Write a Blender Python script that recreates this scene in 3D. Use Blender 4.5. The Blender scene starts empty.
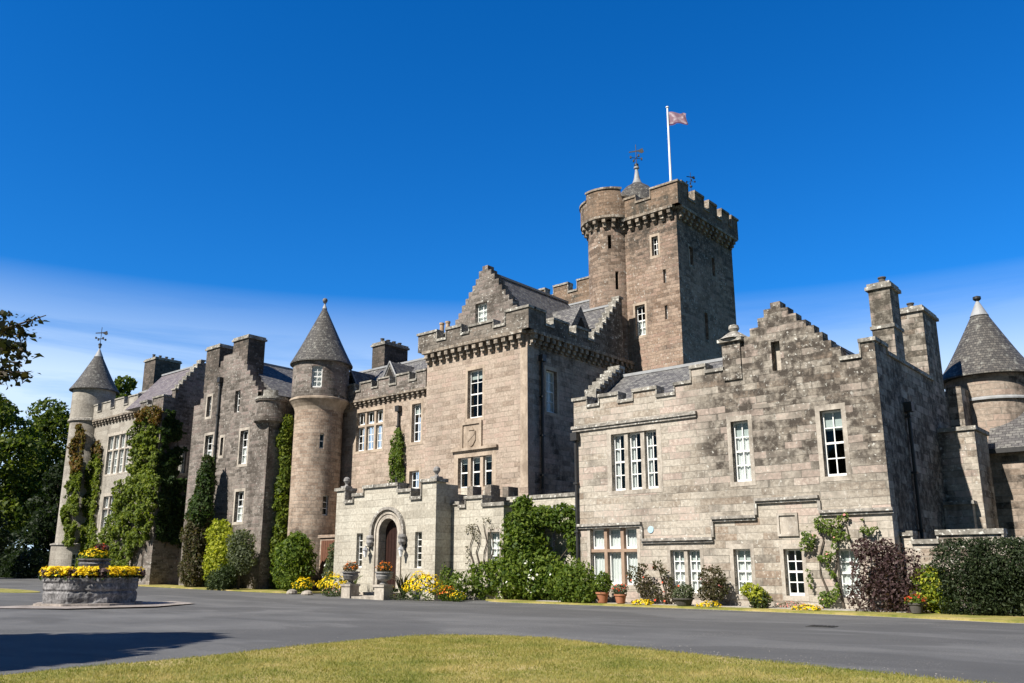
import bpy, bmesh, math, random
import numpy as np
from mathutils import Vector, Matrix, noise
R = math.radians
rng = np.random.default_rng(7)
random.seed(7)
S = bpy.context.scene
COL = S.collection

# ------------------------------------------------------------------ camera, sky, sun, exposure
cam_d = bpy.data.cameras.new('camera'); cam = bpy.data.objects.new('camera', cam_d); COL.objects.link(cam)
cam.location = (0, 0, 1.3); cam.rotation_euler = (R(90) + math.atan2(207, 855), 0, R(40.4))
cam_d.sensor_width = 36; cam_d.lens = 36 * 855 / 1024; cam_d.shift_y = 20.5 / 1024
cam_d.clip_start = .1; cam_d.clip_end = 3000
S.camera = cam
ELEV = R(43); SAZ = R(9.5); TO_SUN = Vector((-math.sin(SAZ) * math.cos(ELEV), -math.cos(SAZ) * math.cos(ELEV), math.sin(ELEV)))
sd = bpy.data.lights.new('sun', 'SUN'); sd.energy = 5.0; sd.angle = R(.5); sd.color = (1, .94, .85)
sun = bpy.data.objects.new('sun', sd); COL.objects.link(sun); sun.rotation_euler = TO_SUN.to_track_quat('Z', 'Y').to_euler()
S.view_settings.view_transform = 'Standard'; S.view_settings.look = 'None'
S.view_settings.exposure = .74; S.view_settings.gamma = 1
W = bpy.data.worlds.new('World'); S.world = W; W.use_nodes = True
def build_world():
    nt = W.node_tree; N = nt.nodes; L = nt.links
    for n in list(N): N.remove(n)
    out = N.new('ShaderNodeOutputWorld'); bg = N.new('ShaderNodeBackground'); bg.inputs['Strength'].default_value = .057
    sky = N.new('ShaderNodeTexSky'); sky.sky_type = 'NISHITA'; sky.sun_disc = False
    sky.sun_elevation = ELEV; sky.sun_rotation = math.atan2(TO_SUN.x, TO_SUN.y)
    sky.air_density = 1.0; sky.dust_density = .05; sky.ozone_density = 4.0; sky.altitude = 200
    hs = N.new('ShaderNodeHueSaturation'); hs.inputs['Saturation'].default_value = 1.35; hs.inputs['Hue'].default_value = .497
    L.new(sky.outputs[0], hs.inputs['Color'])
    tint = N.new('ShaderNodeMix'); tint.data_type = 'RGBA'; tint.blend_type = 'MULTIPLY'; tint.inputs[0].default_value = 1; L.new(hs.outputs[0], tint.inputs[6]); sv = N.new('ShaderNodeVectorMath'); sv.operation = 'DOT_PRODUCT'; tg = N.new('ShaderNodeTexCoord'); L.new(tg.outputs['Generated'], sv.inputs[0]); sv.inputs[1].default_value = (.3, -.95, 0)
    sr = N.new('ShaderNodeMapRange'); sr.inputs[1].default_value = -.1; sr.inputs[2].default_value = .45; L.new(sv.outputs['Value'], sr.inputs[0])
    tn = N.new('ShaderNodeMix'); tn.data_type = 'RGBA'; L.new(sr.outputs[0], tn.inputs[0]); tn.inputs[6].default_value = (.64, 1.36, 1.84, 1); tn.inputs[7].default_value = (.26, .38, .42, 1); L.new(tn.outputs[2], tint.inputs[7])  # unseen sunward sky dimmed here to cut fill on shaded walls
    tc = N.new('ShaderNodeTexCoord'); sx = N.new('ShaderNodeSeparateXYZ'); L.new(tc.outputs['Generated'], sx.inputs[0])
    mp = N.new('ShaderNodeMapping'); mp.inputs['Scale'].default_value = (1.3, 1.3, 17); mp.inputs['Rotation'].default_value = (R(2), R(-1.5), 0)
    L.new(tc.outputs['Generated'], mp.inputs[0])
    nz = N.new('ShaderNodeTexNoise'); nz.inputs['Scale'].default_value = 1.3; nz.inputs['Detail'].default_value = 8; nz.inputs['Roughness'].default_value = .62; nz.inputs['Distortion'].default_value = .5
    L.new(mp.outputs[0], nz.inputs[0])
    r1 = N.new('ShaderNodeMapRange'); r1.inputs[1].default_value = .06; r1.inputs[2].default_value = .5; L.new(nz.outputs[0], r1.inputs[0])
    band = N.new('ShaderNodeValToRGB'); e = band.color_ramp.elements
    e[0].position = 0; e[0].color = (.9, .9, .9, 1); e[1].position = .305; e[1].color = (0, 0, 0, 1)
    e2 = e.new(.19); e2.color = (.92, .92, .92, 1); e3 = e.new(.245); e3.color = (.4, .4, .4, 1)
    L.new(sx.outputs[2], band.inputs[0])
    m = N.new('ShaderNodeMath'); m.operation = 'MULTIPLY'; L.new(r1.outputs[0], m.inputs[0]); L.new(band.outputs[0], m.inputs[1])
    mx = N.new('ShaderNodeMix'); mx.data_type = 'RGBA'; dv = N.new('ShaderNodeVectorMath'); dv.operation = 'DOT_PRODUCT'; L.new(tc.outputs['Generated'], dv.inputs[0]); dv.inputs[1].default_value = (-.65, .76, 0)
    dr = N.new('ShaderNodeMapRange'); dr.inputs[1].default_value = -.1; dr.inputs[2].default_value = .45; L.new(dv.outputs['Value'], dr.inputs[0])
    m2 = N.new('ShaderNodeMath'); m2.operation = 'MULTIPLY'; L.new(m.outputs[0], m2.inputs[0]); L.new(dr.outputs[0], m2.inputs[1]); L.new(m2.outputs[0], mx.inputs[0]); L.new(tint.outputs[2], mx.inputs[6])
    mx.inputs[7].default_value = (7.9, 9.8, 12.2, 1)
    L.new(mx.outputs[2], bg.inputs[0]); L.new(bg.outputs[0], out.inputs[0])
build_world()

# ------------------------------------------------------------------ node helpers and materials
class NT:
    def __init__(s, name):
        s.mat = bpy.data.materials.new(name); s.mat.use_nodes = True; s.nt = s.mat.node_tree
        for n in list(s.nt.nodes): s.nt.nodes.remove(n)
        s.out = s.n('OutputMaterial')
    def n(s, t, **k):
        o = s.nt.nodes.new('ShaderNode' + t)
        for a, b in k.items(): setattr(o, a, b)
        return o
    def l(s, a, b):
        if hasattr(a, 'outputs'): a = a.outputs[0]
        s.nt.links.new(a, b)
    def set(s, sock, v):
        if isinstance(v, (int, float)): sock.default_value = v
        elif isinstance(v, tuple): sock.default_value = v if len(v) == len(sock.default_value) else v + (1,)
        else: s.l(v, sock)
    def math(s, op, a, b=0., clamp=False):
        m = s.n('Math', operation=op, use_clamp=clamp); s.set(m.inputs[0], a); s.set(m.inputs[1], b); return m
    def noise(s, vec, scale, detail=4, rough=.55, dist=0):
        m = s.n('TexNoise'); m.inputs['Scale'].default_value = scale; m.inputs['Detail'].default_value = detail
        m.inputs['Roughness'].default_value = rough; m.inputs['Distortion'].default_value = dist
        if vec is not None: s.l(vec, m.inputs['Vector'])
        return m
    def rng(s, v, a, b, c=0., d=1.):
        m = s.n('MapRange'); s.set(m.inputs[0], v); m.inputs[1].default_value = a; m.inputs[2].default_value = b
        m.inputs[3].default_value = c; m.inputs[4].default_value = d; return m
    def mix(s, f, a, b, mode='MIX'):
        m = s.n('Mix', data_type='RGBA', blend_type=mode); s.set(m.inputs[0], f); s.set(m.inputs[6], a); s.set(m.inputs[7], b); return m.outputs[2]
    def ramp(s, f, cols, interp='LINEAR'):
        m = s.n('ValToRGB'); m.color_ramp.interpolation = interp; e = m.color_ramp.elements
        n = len(cols)
        for i, c in enumerate(cols):
            p, c = c if len(c) == 2 else (i / max(1, n - 1), c)
            if i < 2: e[i].position = p; e[i].color = tuple(c) + (1,)
            else: q = e.new(p); q.color = tuple(c) + (1,)
        s.l(f, m.inputs[0]); return m.outputs[0]
    def comb(s, x, y, z=0.):
        m = s.n('CombineXYZ'); s.set(m.inputs[0], x); s.set(m.inputs[1], y); s.set(m.inputs[2], z); return m
    def obj(s, sc=(1, 1, 1)):
        tc = s.n('NewGeometry'); m = s.n('Mapping'); m.inputs['Scale'].default_value = sc; s.l(tc.outputs['Position'], m.inputs[0]); return m
    def bsdf(s, col, rough=.9, h=None, strength=.5, dist=.02, **k):
        b = s.n('BsdfPrincipled'); s.set(b.inputs['Base Color'], col); s.set(b.inputs['Roughness'], rough)
        b.inputs['Specular IOR Level'].default_value = k.get('spec', .25)
        if 'metal' in k: b.inputs['Metallic'].default_value = k['metal']
        if h is not None:
            bp = s.n('Bump'); bp.inputs['Strength'].default_value = strength; bp.inputs['Distance'].default_value = dist
            s.l(h, bp.inputs['Height']); s.l(bp, b.inputs['Normal'])
        s.l(b, s.out.inputs[0]); return s.mat

def stone(name, cols, bw=.75, bh=.3, mortar=(.36, .33, .28), stain=.5, lichen=.3, rubble=0., band=.4, msize=.012, seed=0., dark=(.062, .052, .043), bump=.6, zstain_shade=None):
    t = NT(name); uv = t.n('UVMap'); sp = t.n('SeparateXYZ'); t.l(uv, sp.inputs[0]); u, v = sp.outputs[0], sp.outputs[1]
    wob = t.noise(t.comb(u, v, seed), 1.7, 3)
    v2 = t.math('ADD', v, t.math('MULTIPLY', t.math('SUBTRACT', wob, .5), .05 + .22 * rubble))
    row = t.math('FLOOR', t.math('DIVIDE', v2, bh))
    jit = t.noise(t.comb(t.math('MULTIPLY', u, .9 / bw), t.math('MULTIPLY', row, 5.37), seed), 1.0, 1)
    u2 = t.math('ADD', u, t.math('MULTIPLY', t.math('SUBTRACT', jit, .5), bw * 1.3))
    if rubble: u2 = t.math('ADD', u2, t.math('MULTIPLY', t.math('SUBTRACT', t.noise(t.comb(u, v, seed + 9), 4, 2), .5), .5 * rubble))
    bk = t.n('TexBrick', offset=.5, squash=1.0); t.l(t.comb(u2, v2, 0.), bk.inputs['Vector'])
    for k, val in (('Color1', (0, 0, 0, 1)), ('Color2', (1, 1, 1, 1)), ('Mortar', (.5, .5, .5, 1)), ('Scale', 1.), ('Mortar Size', msize), ('Mortar Smooth', .3), ('Bias', 0.), ('Brick Width', bw), ('Row Height', bh)):
        bk.inputs[k].default_value = val
    pos = t.obj()
    grain = t.noise(pos, 9, 6, .65)
    big = t.noise(pos, .35, 4)
    f = t.math('ADD', t.math('ADD', t.math('MULTIPLY', bk.outputs['Color'], .62), .1), t.math('MULTIPLY', t.math('SUBTRACT', big, .5), .9), True)
    f = t.math('ADD', f, t.math('MULTIPLY', t.math('SUBTRACT', grain, .5), .6), True)
    c = t.ramp(f, cols)
    c = t.mix(1., c, t.ramp(t.rng(grain, .3, .75), [(.62, .62, .62), (1.16, 1.16, 1.16)]), 'MULTIPLY')
    c = t.mix(t.math('MULTIPLY', bk.outputs['Fac'], .75), c, t.mix(t.rng(t.noise(pos, 1.2, 4), .4, .6), mortar, tuple(q * .45 for q in mortar)))
    # dark weathering, heavier for shade on side wall stones: patches, streaks and whole courses
    st = t.noise(t.obj((.55, .55, .17)), 1.3, 6, .62, .6)
    bd = t.noise(t.comb(t.math('MULTIPLY', u2, .55), t.math('MULTIPLY', row, 1.9), seed + 4), 1.0, 3, .6)
    patch = t.rng(t.noise(pos, .22, 3), .4, .62)
    fine = t.noise(pos, 3.2, 6, .7)
    s1 = t.math('MULTIPLY', t.rng(st, .47, .64), stain)
    s2 = t.math('MULTIPLY', t.math('MULTIPLY', t.rng(bd, .5, .62), patch), band)
    ss = t.math('ADD', s1, s2, True)
    if zstain_shade:
        zz = t.n('SeparateXYZ'); t.l(pos, zz.inputs[0])
        rn = t.math('ADD', t.math('MULTIPLY', t.noise(t.comb(t.math('MULTIPLY', u2, .7), t.math('MULTIPLY', row, 2.3), seed + 2), 1.0, 4, .65), .75), t.math('MULTIPLY', t.noise(t.obj((.6, .6, 1.2)), 1.1, 5, .62), .25))
        zf = t.math('MULTIPLY', t.rng(zz.outputs[2], zstain_shade[0], zstain_shade[1]), t.rng(rn, .375, .47))
        zf = t.math('MULTIPLY', zf, t.rng(bk.outputs['Color'], .4, .9, 1., .4))
        if len(zstain_shade) > 3: zf = t.math('MULTIPLY', zf, t.rng(zz.outputs[0], zstain_shade[3], zstain_shade[4]))
        ss = t.math('ADD', ss, t.math('MULTIPLY', zf, zstain_shade[2]), True)
    ss = t.math('MULTIPLY', ss, t.rng(fine, .34, .56, .3, 1.))
    c = t.mix(ss, c, dark)
    li = t.math('MULTIPLY', t.rng(t.noise(pos, 7.5, 4, .6), .6, .66), t.rng(t.noise(pos, .5, 3), .36, .6))
    c = t.mix(t.math('MULTIPLY', li, lichen, True), c, (.56, .55, .5))
    hgt = t.math('SUBTRACT', t.math('MULTIPLY', grain, .5 + rubble * .6), t.math('MULTIPLY', bk.outputs['Fac'], 1.0))
    hgt = t.math('ADD', hgt, t.math('MULTIPLY', bk.outputs['Color'], .35))
    return t.bsdf(c, .93, hgt, bump, .03)

def plain(name, c1, c2, scale=5., rough=.85, bump=.3, lichen=0., spec=.25, metal=0., dark=None):
    t = NT(name); p = t.obj(); n = t.noise(p, scale, 6, .65)
    c = t.ramp(t.rng(n, .3, .7), [c1, c2])
    if dark: c = t.mix(t.rng(t.noise(t.obj((1, 1, .5)), 1.6, 6, .65), .46, .66), c, dark)
    if lichen: c = t.mix(t.math('MULTIPLY', t.rng(t.noise(p, 8, 4, .6), .57, .64), lichen), c, (.62, .61, .56))
    return t.bsdf(c, rough, n, bump, .015, spec=spec, metal=metal)

def slate(name, cols, bw=.22, bh=.16):
    t = NT(name); uv = t.n('UVMap'); sp = t.n('SeparateXYZ'); t.l(uv, sp.inputs[0])
    bk = t.n('TexBrick', offset=.5); t.l(uv, bk.inputs['Vector'])
    for k, val in (('Color1', (0, 0, 0, 1)), ('Color2', (1, 1, 1, 1)), ('Mortar', (.3, .3, .3, 1)), ('Scale', 1.), ('Mortar Size', .012), ('Mortar Smooth', .2), ('Brick Width', bw), ('Row Height', bh)): bk.inputs[k].default_value = val
    pos = t.obj(); g = t.noise(pos, 6, 5, .6)
    f = t.math('ADD', t.math('MULTIPLY', bk.outputs['Color'], .7), t.math('MULTIPLY', t.math('SUBTRACT', g, .3), .6), True)
    c = t.ramp(f, cols)
    c = t.mix(t.math('MULTIPLY', bk.outputs['Fac'], .7), c, (.025, .025, .027))
    c = t.mix(t.math('MULTIPLY', t.rng(t.noise(pos, 5, 5, .65), .55, .66), .55), c, (.33, .33, .29))
    saw = t.math('FRACT', t.math('DIVIDE', sp.outputs[1], bh))
    h = t.math('SUBTRACT', t.math('MULTIPLY', bk.outputs['Color'], .4), t.math('ADD', t.math('MULTIPLY', saw, .8), t.math('MULTIPLY', bk.outputs['Fac'], .6)))
    return t.bsdf(c, .62, h, .7, .03, spec=.4)

def leafmat(name, cols, trans=.35, rough=.6, scale=.5, rw=.65, nw=.45):
    t = NT(name); g = t.n('NewGeometry')
    f = t.math('ADD', t.math('MULTIPLY', g.outputs['Random Per Island'], rw), t.math('MULTIPLY', t.math('ADD', t.math('MULTIPLY', t.math('SUBTRACT', t.noise(t.obj(), scale, 4), .5), 1. if nw < .6 else 2.2), .5), nw), True)
    c = t.ramp(t.rng(f, .1, .9), cols)
    b = t.n('BsdfPrincipled'); t.l(c, b.inputs['Base Color']); b.inputs['Roughness'].default_value = rough; b.inputs['Specular IOR Level'].default_value = .25
    tr = t.n('BsdfTranslucent'); t.l(t.mix(1., c, (1.5, 1.6, .7), 'MULTIPLY'), tr.inputs[0])
    m = t.n('MixShader'); m.inputs[0].default_value = trans; t.l(b, m.inputs[1]); t.l(tr, m.inputs[2]); t.l(m, t.out.inputs[0])
    return t.mat

def glassmat():
    t = NT('window_glass'); gm = t.n('NewGeometry'); dt = t.n('VectorMath', operation='DOT_PRODUCT'); t.l(gm.outputs['Incoming'], dt.inputs[0]); t.l(gm.outputs['Normal'], dt.inputs[1])
    fr = t.math('POWER', t.math('SUBTRACT', 1., t.math('ABSOLUTE', dt.outputs['Value'])), 5.)
    gl = t.n('BsdfGlossy'); gl.inputs['Roughness'].default_value = .02; gl.inputs[0].default_value = (.9, .95, 1, 1)
    tr = t.n('BsdfTransparent'); tr.inputs[0].default_value = (.8, .84, .84, 1)
    m = t.n('MixShader'); t.l(t.math('ADD', t.math('MULTIPLY', fr, .9), .04, True), m.inputs[0]); t.l(tr, m.inputs[1]); t.l(gl, m.inputs[2]); t.l(m, t.out.inputs[0])
    return t.mat

PALE = [(.30, .23, .175), (.42, .37, .305), (.50, .455, .385), (.47, .375, .32), (.58, .535, .46)]
TAN = [(.29, .225, .175), (.39, .312, .25), (.46, .38, .31), (.43, .325, .265), (.52, .445, .375)]
CREAM = [(.40, .37, .305), (.49, .455, .38), (.55, .52, .44), (.52, .475, .39)]
GREYR = [(.09, .078, .065), (.175, .152, .132), (.28, .245, .215), (.24, .185, .165), (.39, .355, .32)]
DARKG = [(.085, .074, .062), (.155, .135, .113), (.245, .215, .182), (.21, .172, .142), (.36, .325, .285)]
BROWN = [(.18, .125, .09), (.30, .215, .16), (.40, .305, .235), (.36, .245, .19), (.48, .395, .315)]
M = dict(
    pale=stone('pale_ashlar', PALE, .85, .25, stain=.3, band=.7, lichen=.85, zstain_shade=(3.0, 5.2, 1., -15.4, -13.9)),
    pale_side=stone('weathered_shaded_end_ashlar', PALE, .8, .25, stain=1., band=1.0, lichen=.4, seed=3., zstain_shade=(-3, -2, .95)),  # real weathering, with stain strengthened to deepen shade on the end walls
    gable=stone('lichened_gable_stone', PALE, .6, .24, stain=.9, band=.9, lichen=1.0, rubble=.2, seed=5., zstain_shade=(6.0, 7.4, 1.)),
    tan=stone('tan_ashlar', TAN, .7, .25, mortar=(.42, .36, .28), stain=.25, band=.3, lichen=.1, seed=1.),
    tan2=stone('tan_ashlar_weathered_shaded', TAN, .7, .25, stain=.8, band=.8, lichen=.3, seed=2., zstain_shade=(-3, -2, .3)),  # tan with heavier stain, deepening the shade of side walls by colour
    parapet=stone('weathered_parapet_stone', DARKG, .45, .2, mortar=(.22, .2, .17), stain=.8, band=.8, lichen=.9, rubble=.4, seed=6.),
    cream=stone('cream_porch_ashlar', CREAM, .95, .32, mortar=(.40, .36, .29), stain=.2, band=.18, lichen=.12, seed=7., bump=.4),
    rubble=stone('grey_rubble', GREYR, .42, .19, mortar=(.30, .275, .25), stain=.8, band=.75, lichen=.9, rubble=.55, seed=8., msize=.016),
    tower=stone('brown_tower_rubble', BROWN, .45, .2, mortar=(.29, .235, .19), stain=.5, band=.7, lichen=.9, rubble=.4, seed=9., zstain_shade=(17.5, 20.5, .75)),
    towpar=stone('tower_parapet_rubble', [(.11, .078, .055), (.20, .14, .098), (.29, .205, .145), (.24, .165, .115), (.36, .285, .21)], .42, .2, mortar=(.25, .2, .15), stain=.8, band=.8, lichen=.6, rubble=.4, seed=10., dark=(.06, .055, .045)),
    turret=stone('pinkish_turret_stone', [(.25, .18, .135), (.37, .28, .215), (.45, .36, .285), (.41, .305, .24)], .5, .2, stain=.55, band=.7, lichen=.3, seed=11.),
    ltower=stone('pale_harled_tower', [(.30, .27, .23), (.40, .37, .32), (.46, .43, .375)], 1.1, .34, mortar=(.36, .33, .29), stain=.35, band=.2, lichen=.2, seed=12., msize=.006, bump=.3),
    chim=stone('chimney_stone', PALE, .45, .22, stain=1., band=1., lichen=.5, seed=13., zstain_shade=(-3, -2, .8), dark=(.07, .062, .05)),  # stain strengthened all over, partly to deepen shade on the right faces
    dressed=plain('dressed_stone', (.32, .285, .24), (.50, .45, .385), 7, .9, .4, lichen=.3, dark=(.21, .185, .155)),
    dressed_tan=plain('dressed_tan_stone', (.34, .27, .205), (.48, .40, .32), 7, .9, .4, dark=(.24, .19, .145)),
    redstone=plain('red_sandstone', (.26, .18, .13), (.36, .26, .19), 4, .9, .25),
    coping=plain('lichened_coping', (.13, .12, .10), (.42, .395, .35), 6, .95, .6, lichen=.9, dark=(.10, .095, .085)),
    soot=stone('sooty_chimney_stone', [(.05, .045, .04), (.10, .085, .07), (.16, .13, .11), (.21, .18, .155)], .42, .2, mortar=(.13, .12, .11), stain=.6, band=.4, lichen=.5, rubble=.3, seed=15.),
    corbel=plain('corbel_stone', (.17, .14, .11), (.34, .285, .225), 4, .95, .4, lichen=.5, dark=(.07, .06, .05)),
    string=plain('string_course_stone', (.13, .12, .105), (.40, .37, .33), 5, .95, .5, lichen=1.),
    lead=plain('lead_flashing', (.22, .225, .23), (.34, .35, .36), 3, .6, .1, spec=.4),
    slate=slate('grey_slate', [(.06, .058, .06), (.105, .10, .10), (.155, .15, .142), (.21, .20, .185)], .24, .16),
    slate_cone=slate('cone_slate', [(.04, .037, .034), (.068, .063, .056), (.10, .092, .08), (.145, .132, .112)], .17, .13),
    slate_purple=slate('purple_slate', [(.10, .085, .09), (.15, .125, .13), (.20, .175, .175)], .3, .2),
    white=plain('white_painted_wood', (.74, .74, .72), (.82, .82, .80), 6, .5, .05),
    glass=glassmat(),
    curtain=plain('white_curtain', (.74, .74, .72), (.82, .82, .80), 3, .9, .1),
    blind=plain('pale_blind', (.42, .46, .44), (.50, .54, .52), 3, .9, .1),
    iron=plain('black_iron', (.012, .012, .013), (.03, .03, .03), 8, .5, .1, spec=.5),
    dark=plain('dark_interior', (.02, .017, .014), (.03, .026, .022), 2, .9, 0.),
    wood=plain('dark_stained_wood', (.022, .010, .008), (.035, .016, .012), 9, .5, .2),
    redwood=plain('reddish_brown_door', (.11, .05, .032), (.17, .08, .05), 9, .6, .2),
    pot=plain('chimney_pot_clay', (.30, .2, .13), (.42, .32, .22), 5, .9, .2, lichen=.3),
    potdark=plain('dark_chimney_pot', (.06, .055, .05), (.11, .10, .09), 5, .9, .2),
    terracotta=plain('terracotta', (.28, .11, .06), (.38, .17, .10), 6, .85, .2),
    urn=plain('grey_stone_urn', (.16, .155, .15), (.34, .33, .32), 8, .9, .5, dark=(.08, .08, .08)),
    basin=plain('rough_hewn_basin', (.06, .06, .062), (.34, .33, .335), 11, .95, 1.0, dark=(.045, .045, .047)),
    metalwhite=plain('white_metal', (.72, .74, .75), (.8, .8, .8), 6, .35, 0., spec=.5),
    bark=plain('tree_bark', (.05, .04, .03), (.12, .10, .08), 10, .95, .8),
    soil=plain('dark_soil', (.025, .02, .015), (.05, .04, .03), 12, .95, .6),
    ivy=leafmat('ivy_leaves', [(.035, .05, .008), (.075, .11, .015), (.13, .175, .022), (.21, .24, .03)]),
    ivydark=leafmat('dark_and_shaded_ivy_leaves', [(.012, .028, .007), (.025, .05, .012), (.045, .08, .018), (.07, .11, .03)]),  # darker ivy copy putting shade into right-facing creepers; also plain dark foliage
    ivyred=leafmat('autumn_creeper_leaves', [(.10, .05, .012), (.15, .09, .02), (.08, .10, .02), (.19, .07, .02)]),
    tree=leafmat('tree_leaves', [(.018, .036, .006), (.045, .075, .010), (.095, .13, .016), (.16, .185, .026)], scale=.15),
    treedark=leafmat('dark_tree_leaves', [(.008, .016, .006), (.015, .028, .009), (.026, .042, .013)], scale=.15),
    beech=leafmat('beech_leaves', [(.008, .010, .006), (.015, .018, .008), (.028, .034, .012), (.06, .04, .02)], scale=2.),
    yew=leafmat('clipped_evergreen_leaves', [(.008, .016, .006), (.016, .028, .009), (.026, .04, .014), (.04, .055, .02)], .15),
    box=leafmat('box_leaves', [(.02, .035, .01), (.04, .06, .018), (.06, .085, .03)], .2),
    bright=leafmat('bright_shrub_leaves', [(.025, .05, .008), (.06, .105, .014), (.11, .16, .022), (.17, .22, .03)]),
    lime=leafmat('golden_shrub_leaves', [(.12, .16, .015), (.22, .26, .02), (.34, .36, .035), (.42, .42, .05)]),
    greyleaf=leafmat('grey_green_leaves', [(.06, .075, .04), (.10, .12, .065), (.15, .17, .10)]),
    brownleaf=leafmat('brownish_shrub_leaves', [(.035, .04, .015), (.07, .065, .03), (.10, .075, .045), (.06, .08, .025)]),
    purple=leafmat('purple_shrub_leaves', [(.025, .014, .016), (.055, .03, .032), (.09, .055, .055), (.13, .09, .085)]),
    yellow=leafmat('yellow_petals', [(.55, .36, .005), (.72, .50, .008), (.80, .62, .015)], .2),
    orange=leafmat('orange_petals', [(.60, .20, .01), (.66, .13, .02), (.72, .36, .02)], .2),
    redf=leafmat('red_petals', [(.45, .03, .02), (.60, .07, .03), (.65, .12, .05)], .2),
    pink=leafmat('pink_petals', [(.50, .12, .13), (.58, .22, .2), (.62, .34, .28)], .2),
    whitef=leafmat('white_petals', [(.62, .62, .55), (.75, .75, .68), (.7, .72, .6)], .2),
)

# ------------------------------------------------------------------ mesh helpers
class MB:
    def __init__(s): s.v = []; s.f = []; s.uv = []; s.m = []
    def face(s, pts, mi=0, uv=None):
        i = len(s.v); pts = [Vector(p) for p in pts]; s.v += pts; s.f.append(tuple(range(i, i + len(pts)))); s.m.append(mi)
        if uv is None:
            n = (pts[1] - pts[0]).cross(pts[2] - pts[0])
            if n.length < 1e-9 and len(pts) > 3: n = (pts[2] - pts[0]).cross(pts[3] - pts[0])
            n = n.normalized() if n.length > 1e-12 else Vector((0, 0, 1))
            t = Vector((0, 0, 1)).cross(n); t = t.normalized() if t.length > .05 else Vector((1, 0, 0))
            b = n.cross(t); uv = [(p.dot(t), p.dot(b)) for p in pts]
        s.uv += list(uv)
    def box(s, x0, x1, y0, y1, z0, z1, mi=0):
        a, b, c, d = (x0, y0, z0), (x1, y0, z0), (x1, y1, z0), (x0, y1, z0)
        e, f, g, h = (x0, y0, z1), (x1, y0, z1), (x1, y1, z1), (x0, y1, z1)
        for q in ((a, b, f, e), (b, c, g, f), (c, d, h, g), (d, a, e, h), (e, f, g, h), (d, c, b, a)): s.face(q, mi)
    def prism(s, poly, axis, a, b, mi=0):
        """poly of 2-D points extruded along axis 0 (x) or 1 (y) from a to b"""
        P = (lambda q, w: (w, q[0], q[1])) if axis == 0 else (lambda q, w: (q[0], w, q[1]))
        s.face([P(q, a) for q in poly], mi); s.face([P(q, b) for q in reversed(poly)], mi)
        n = len(poly)
        for i in range(n):
            p, q = poly[i], poly[(i + 1) % n]; s.face([P(p, a), P(p, b), P(q, b), P(q, a)], mi)
    def lathe(s, cx, cy, prof, seg=64, mi=0, cap=True, a0=0., a1=2 * math.pi, rref=None):
        sl = 0.
        for k in range(len(prof) - 1):
            (r0, z0), (r1, z1) = prof[k], prof[k + 1]; d = math.hypot(r1 - r0, z1 - z0); rr = rref or max(r0, r1, .05)
            for i in range(seg):
                t0 = a0 + (a1 - a0) * i / seg; t1 = a0 + (a1 - a0) * (i + 1) / seg
                p = [(cx + r0 * math.cos(t0), cy + r0 * math.sin(t0), z0), (cx + r0 * math.cos(t1), cy + r0 * math.sin(t1), z0),
                     (cx + r1 * math.cos(t1), cy + r1 * math.sin(t1), z1), (cx + r1 * math.cos(t0), cy + r1 * math.sin(t0), z1)]
                u = [(t0 * rr, sl), (t1 * rr, sl), (t1 * rr, sl + d), (t0 * rr, sl + d)]
                if r0 < 1e-6: p = [p[0]] + p[2:]; u = [u[0]] + u[2:]
                elif r1 < 1e-6: p = p[:3]; u = u[:3]
                s.face(p, mi, u)
            sl += d
    def tube(s, pts, rad, seg=8, mi=0):
        pts = [Vector(p) for p in pts]
        if not isinstance(rad, (list, tuple)): rad = [rad] * len(pts)
        rings = []
        for i, p in enumerate(pts):
            d = (pts[min(i + 1, len(pts) - 1)] - pts[max(i - 1, 0)]).normalized()
            a = d.cross(Vector((0, 0, 1))); a = a.normalized() if a.length > .05 else Vector((1, 0, 0)); b = d.cross(a)
            rings.append([p + (a * math.cos(2 * math.pi * k / seg) + b * math.sin(2 * math.pi * k / seg)) * rad[i] for k in range(seg)])
        for i in range(len(pts) - 1):
            for k in range(seg):
                s.face([rings[i][k], rings[i][(k + 1) % seg], rings[i + 1][(k + 1) % seg], rings[i + 1][k]], mi)
        s.face(rings[0][::-1], mi); s.face(rings[-1], mi)
    def build(s, name, mat, parent=None, loc=None, rz=None):
        me = bpy.data.meshes.new(name); me.from_pydata([tuple(p) for p in s.v], [], s.f)
        for mm in (mat if isinstance(mat, (list, tuple)) else [mat]): me.materials.append(M[mm] if isinstance(mm, str) else mm)
        me.polygons.foreach_set('material_index', s.m)
        l = me.uv_layers.new(name='UVMap'); l.data.foreach_set('uv', [c for q in s.uv for c in q]); me.update()
        o = bpy.data.objects.new(name, me); COL.objects.link(o); o.parent = parent
        if parent is not None and parent.name == 'castle': o.matrix_parent_inverse = Matrix.Translation(-parent.location)
        if loc is not None: o.location = loc
        if rz is not None: o.rotation_euler = (0, 0, rz)
        return o
def tag(o, label=None, cat=None, group=None, kind=None):
    for k, v in (('label', label), ('category', cat), ('group', group), ('kind', kind)):
        if v: o[k] = v
    return o
def empty(name, loc, label, cat, group=None, rz=0):
    o = bpy.data.objects.new(name, None); COL.objects.link(o); o.location = loc; o.rotation_euler = (0, 0, rz); o.empty_display_size = .3
    return tag(o, label, cat, group)
def g(x): return 0. if x > -28 else min(.564, -(x + 28) * .012)

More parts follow.
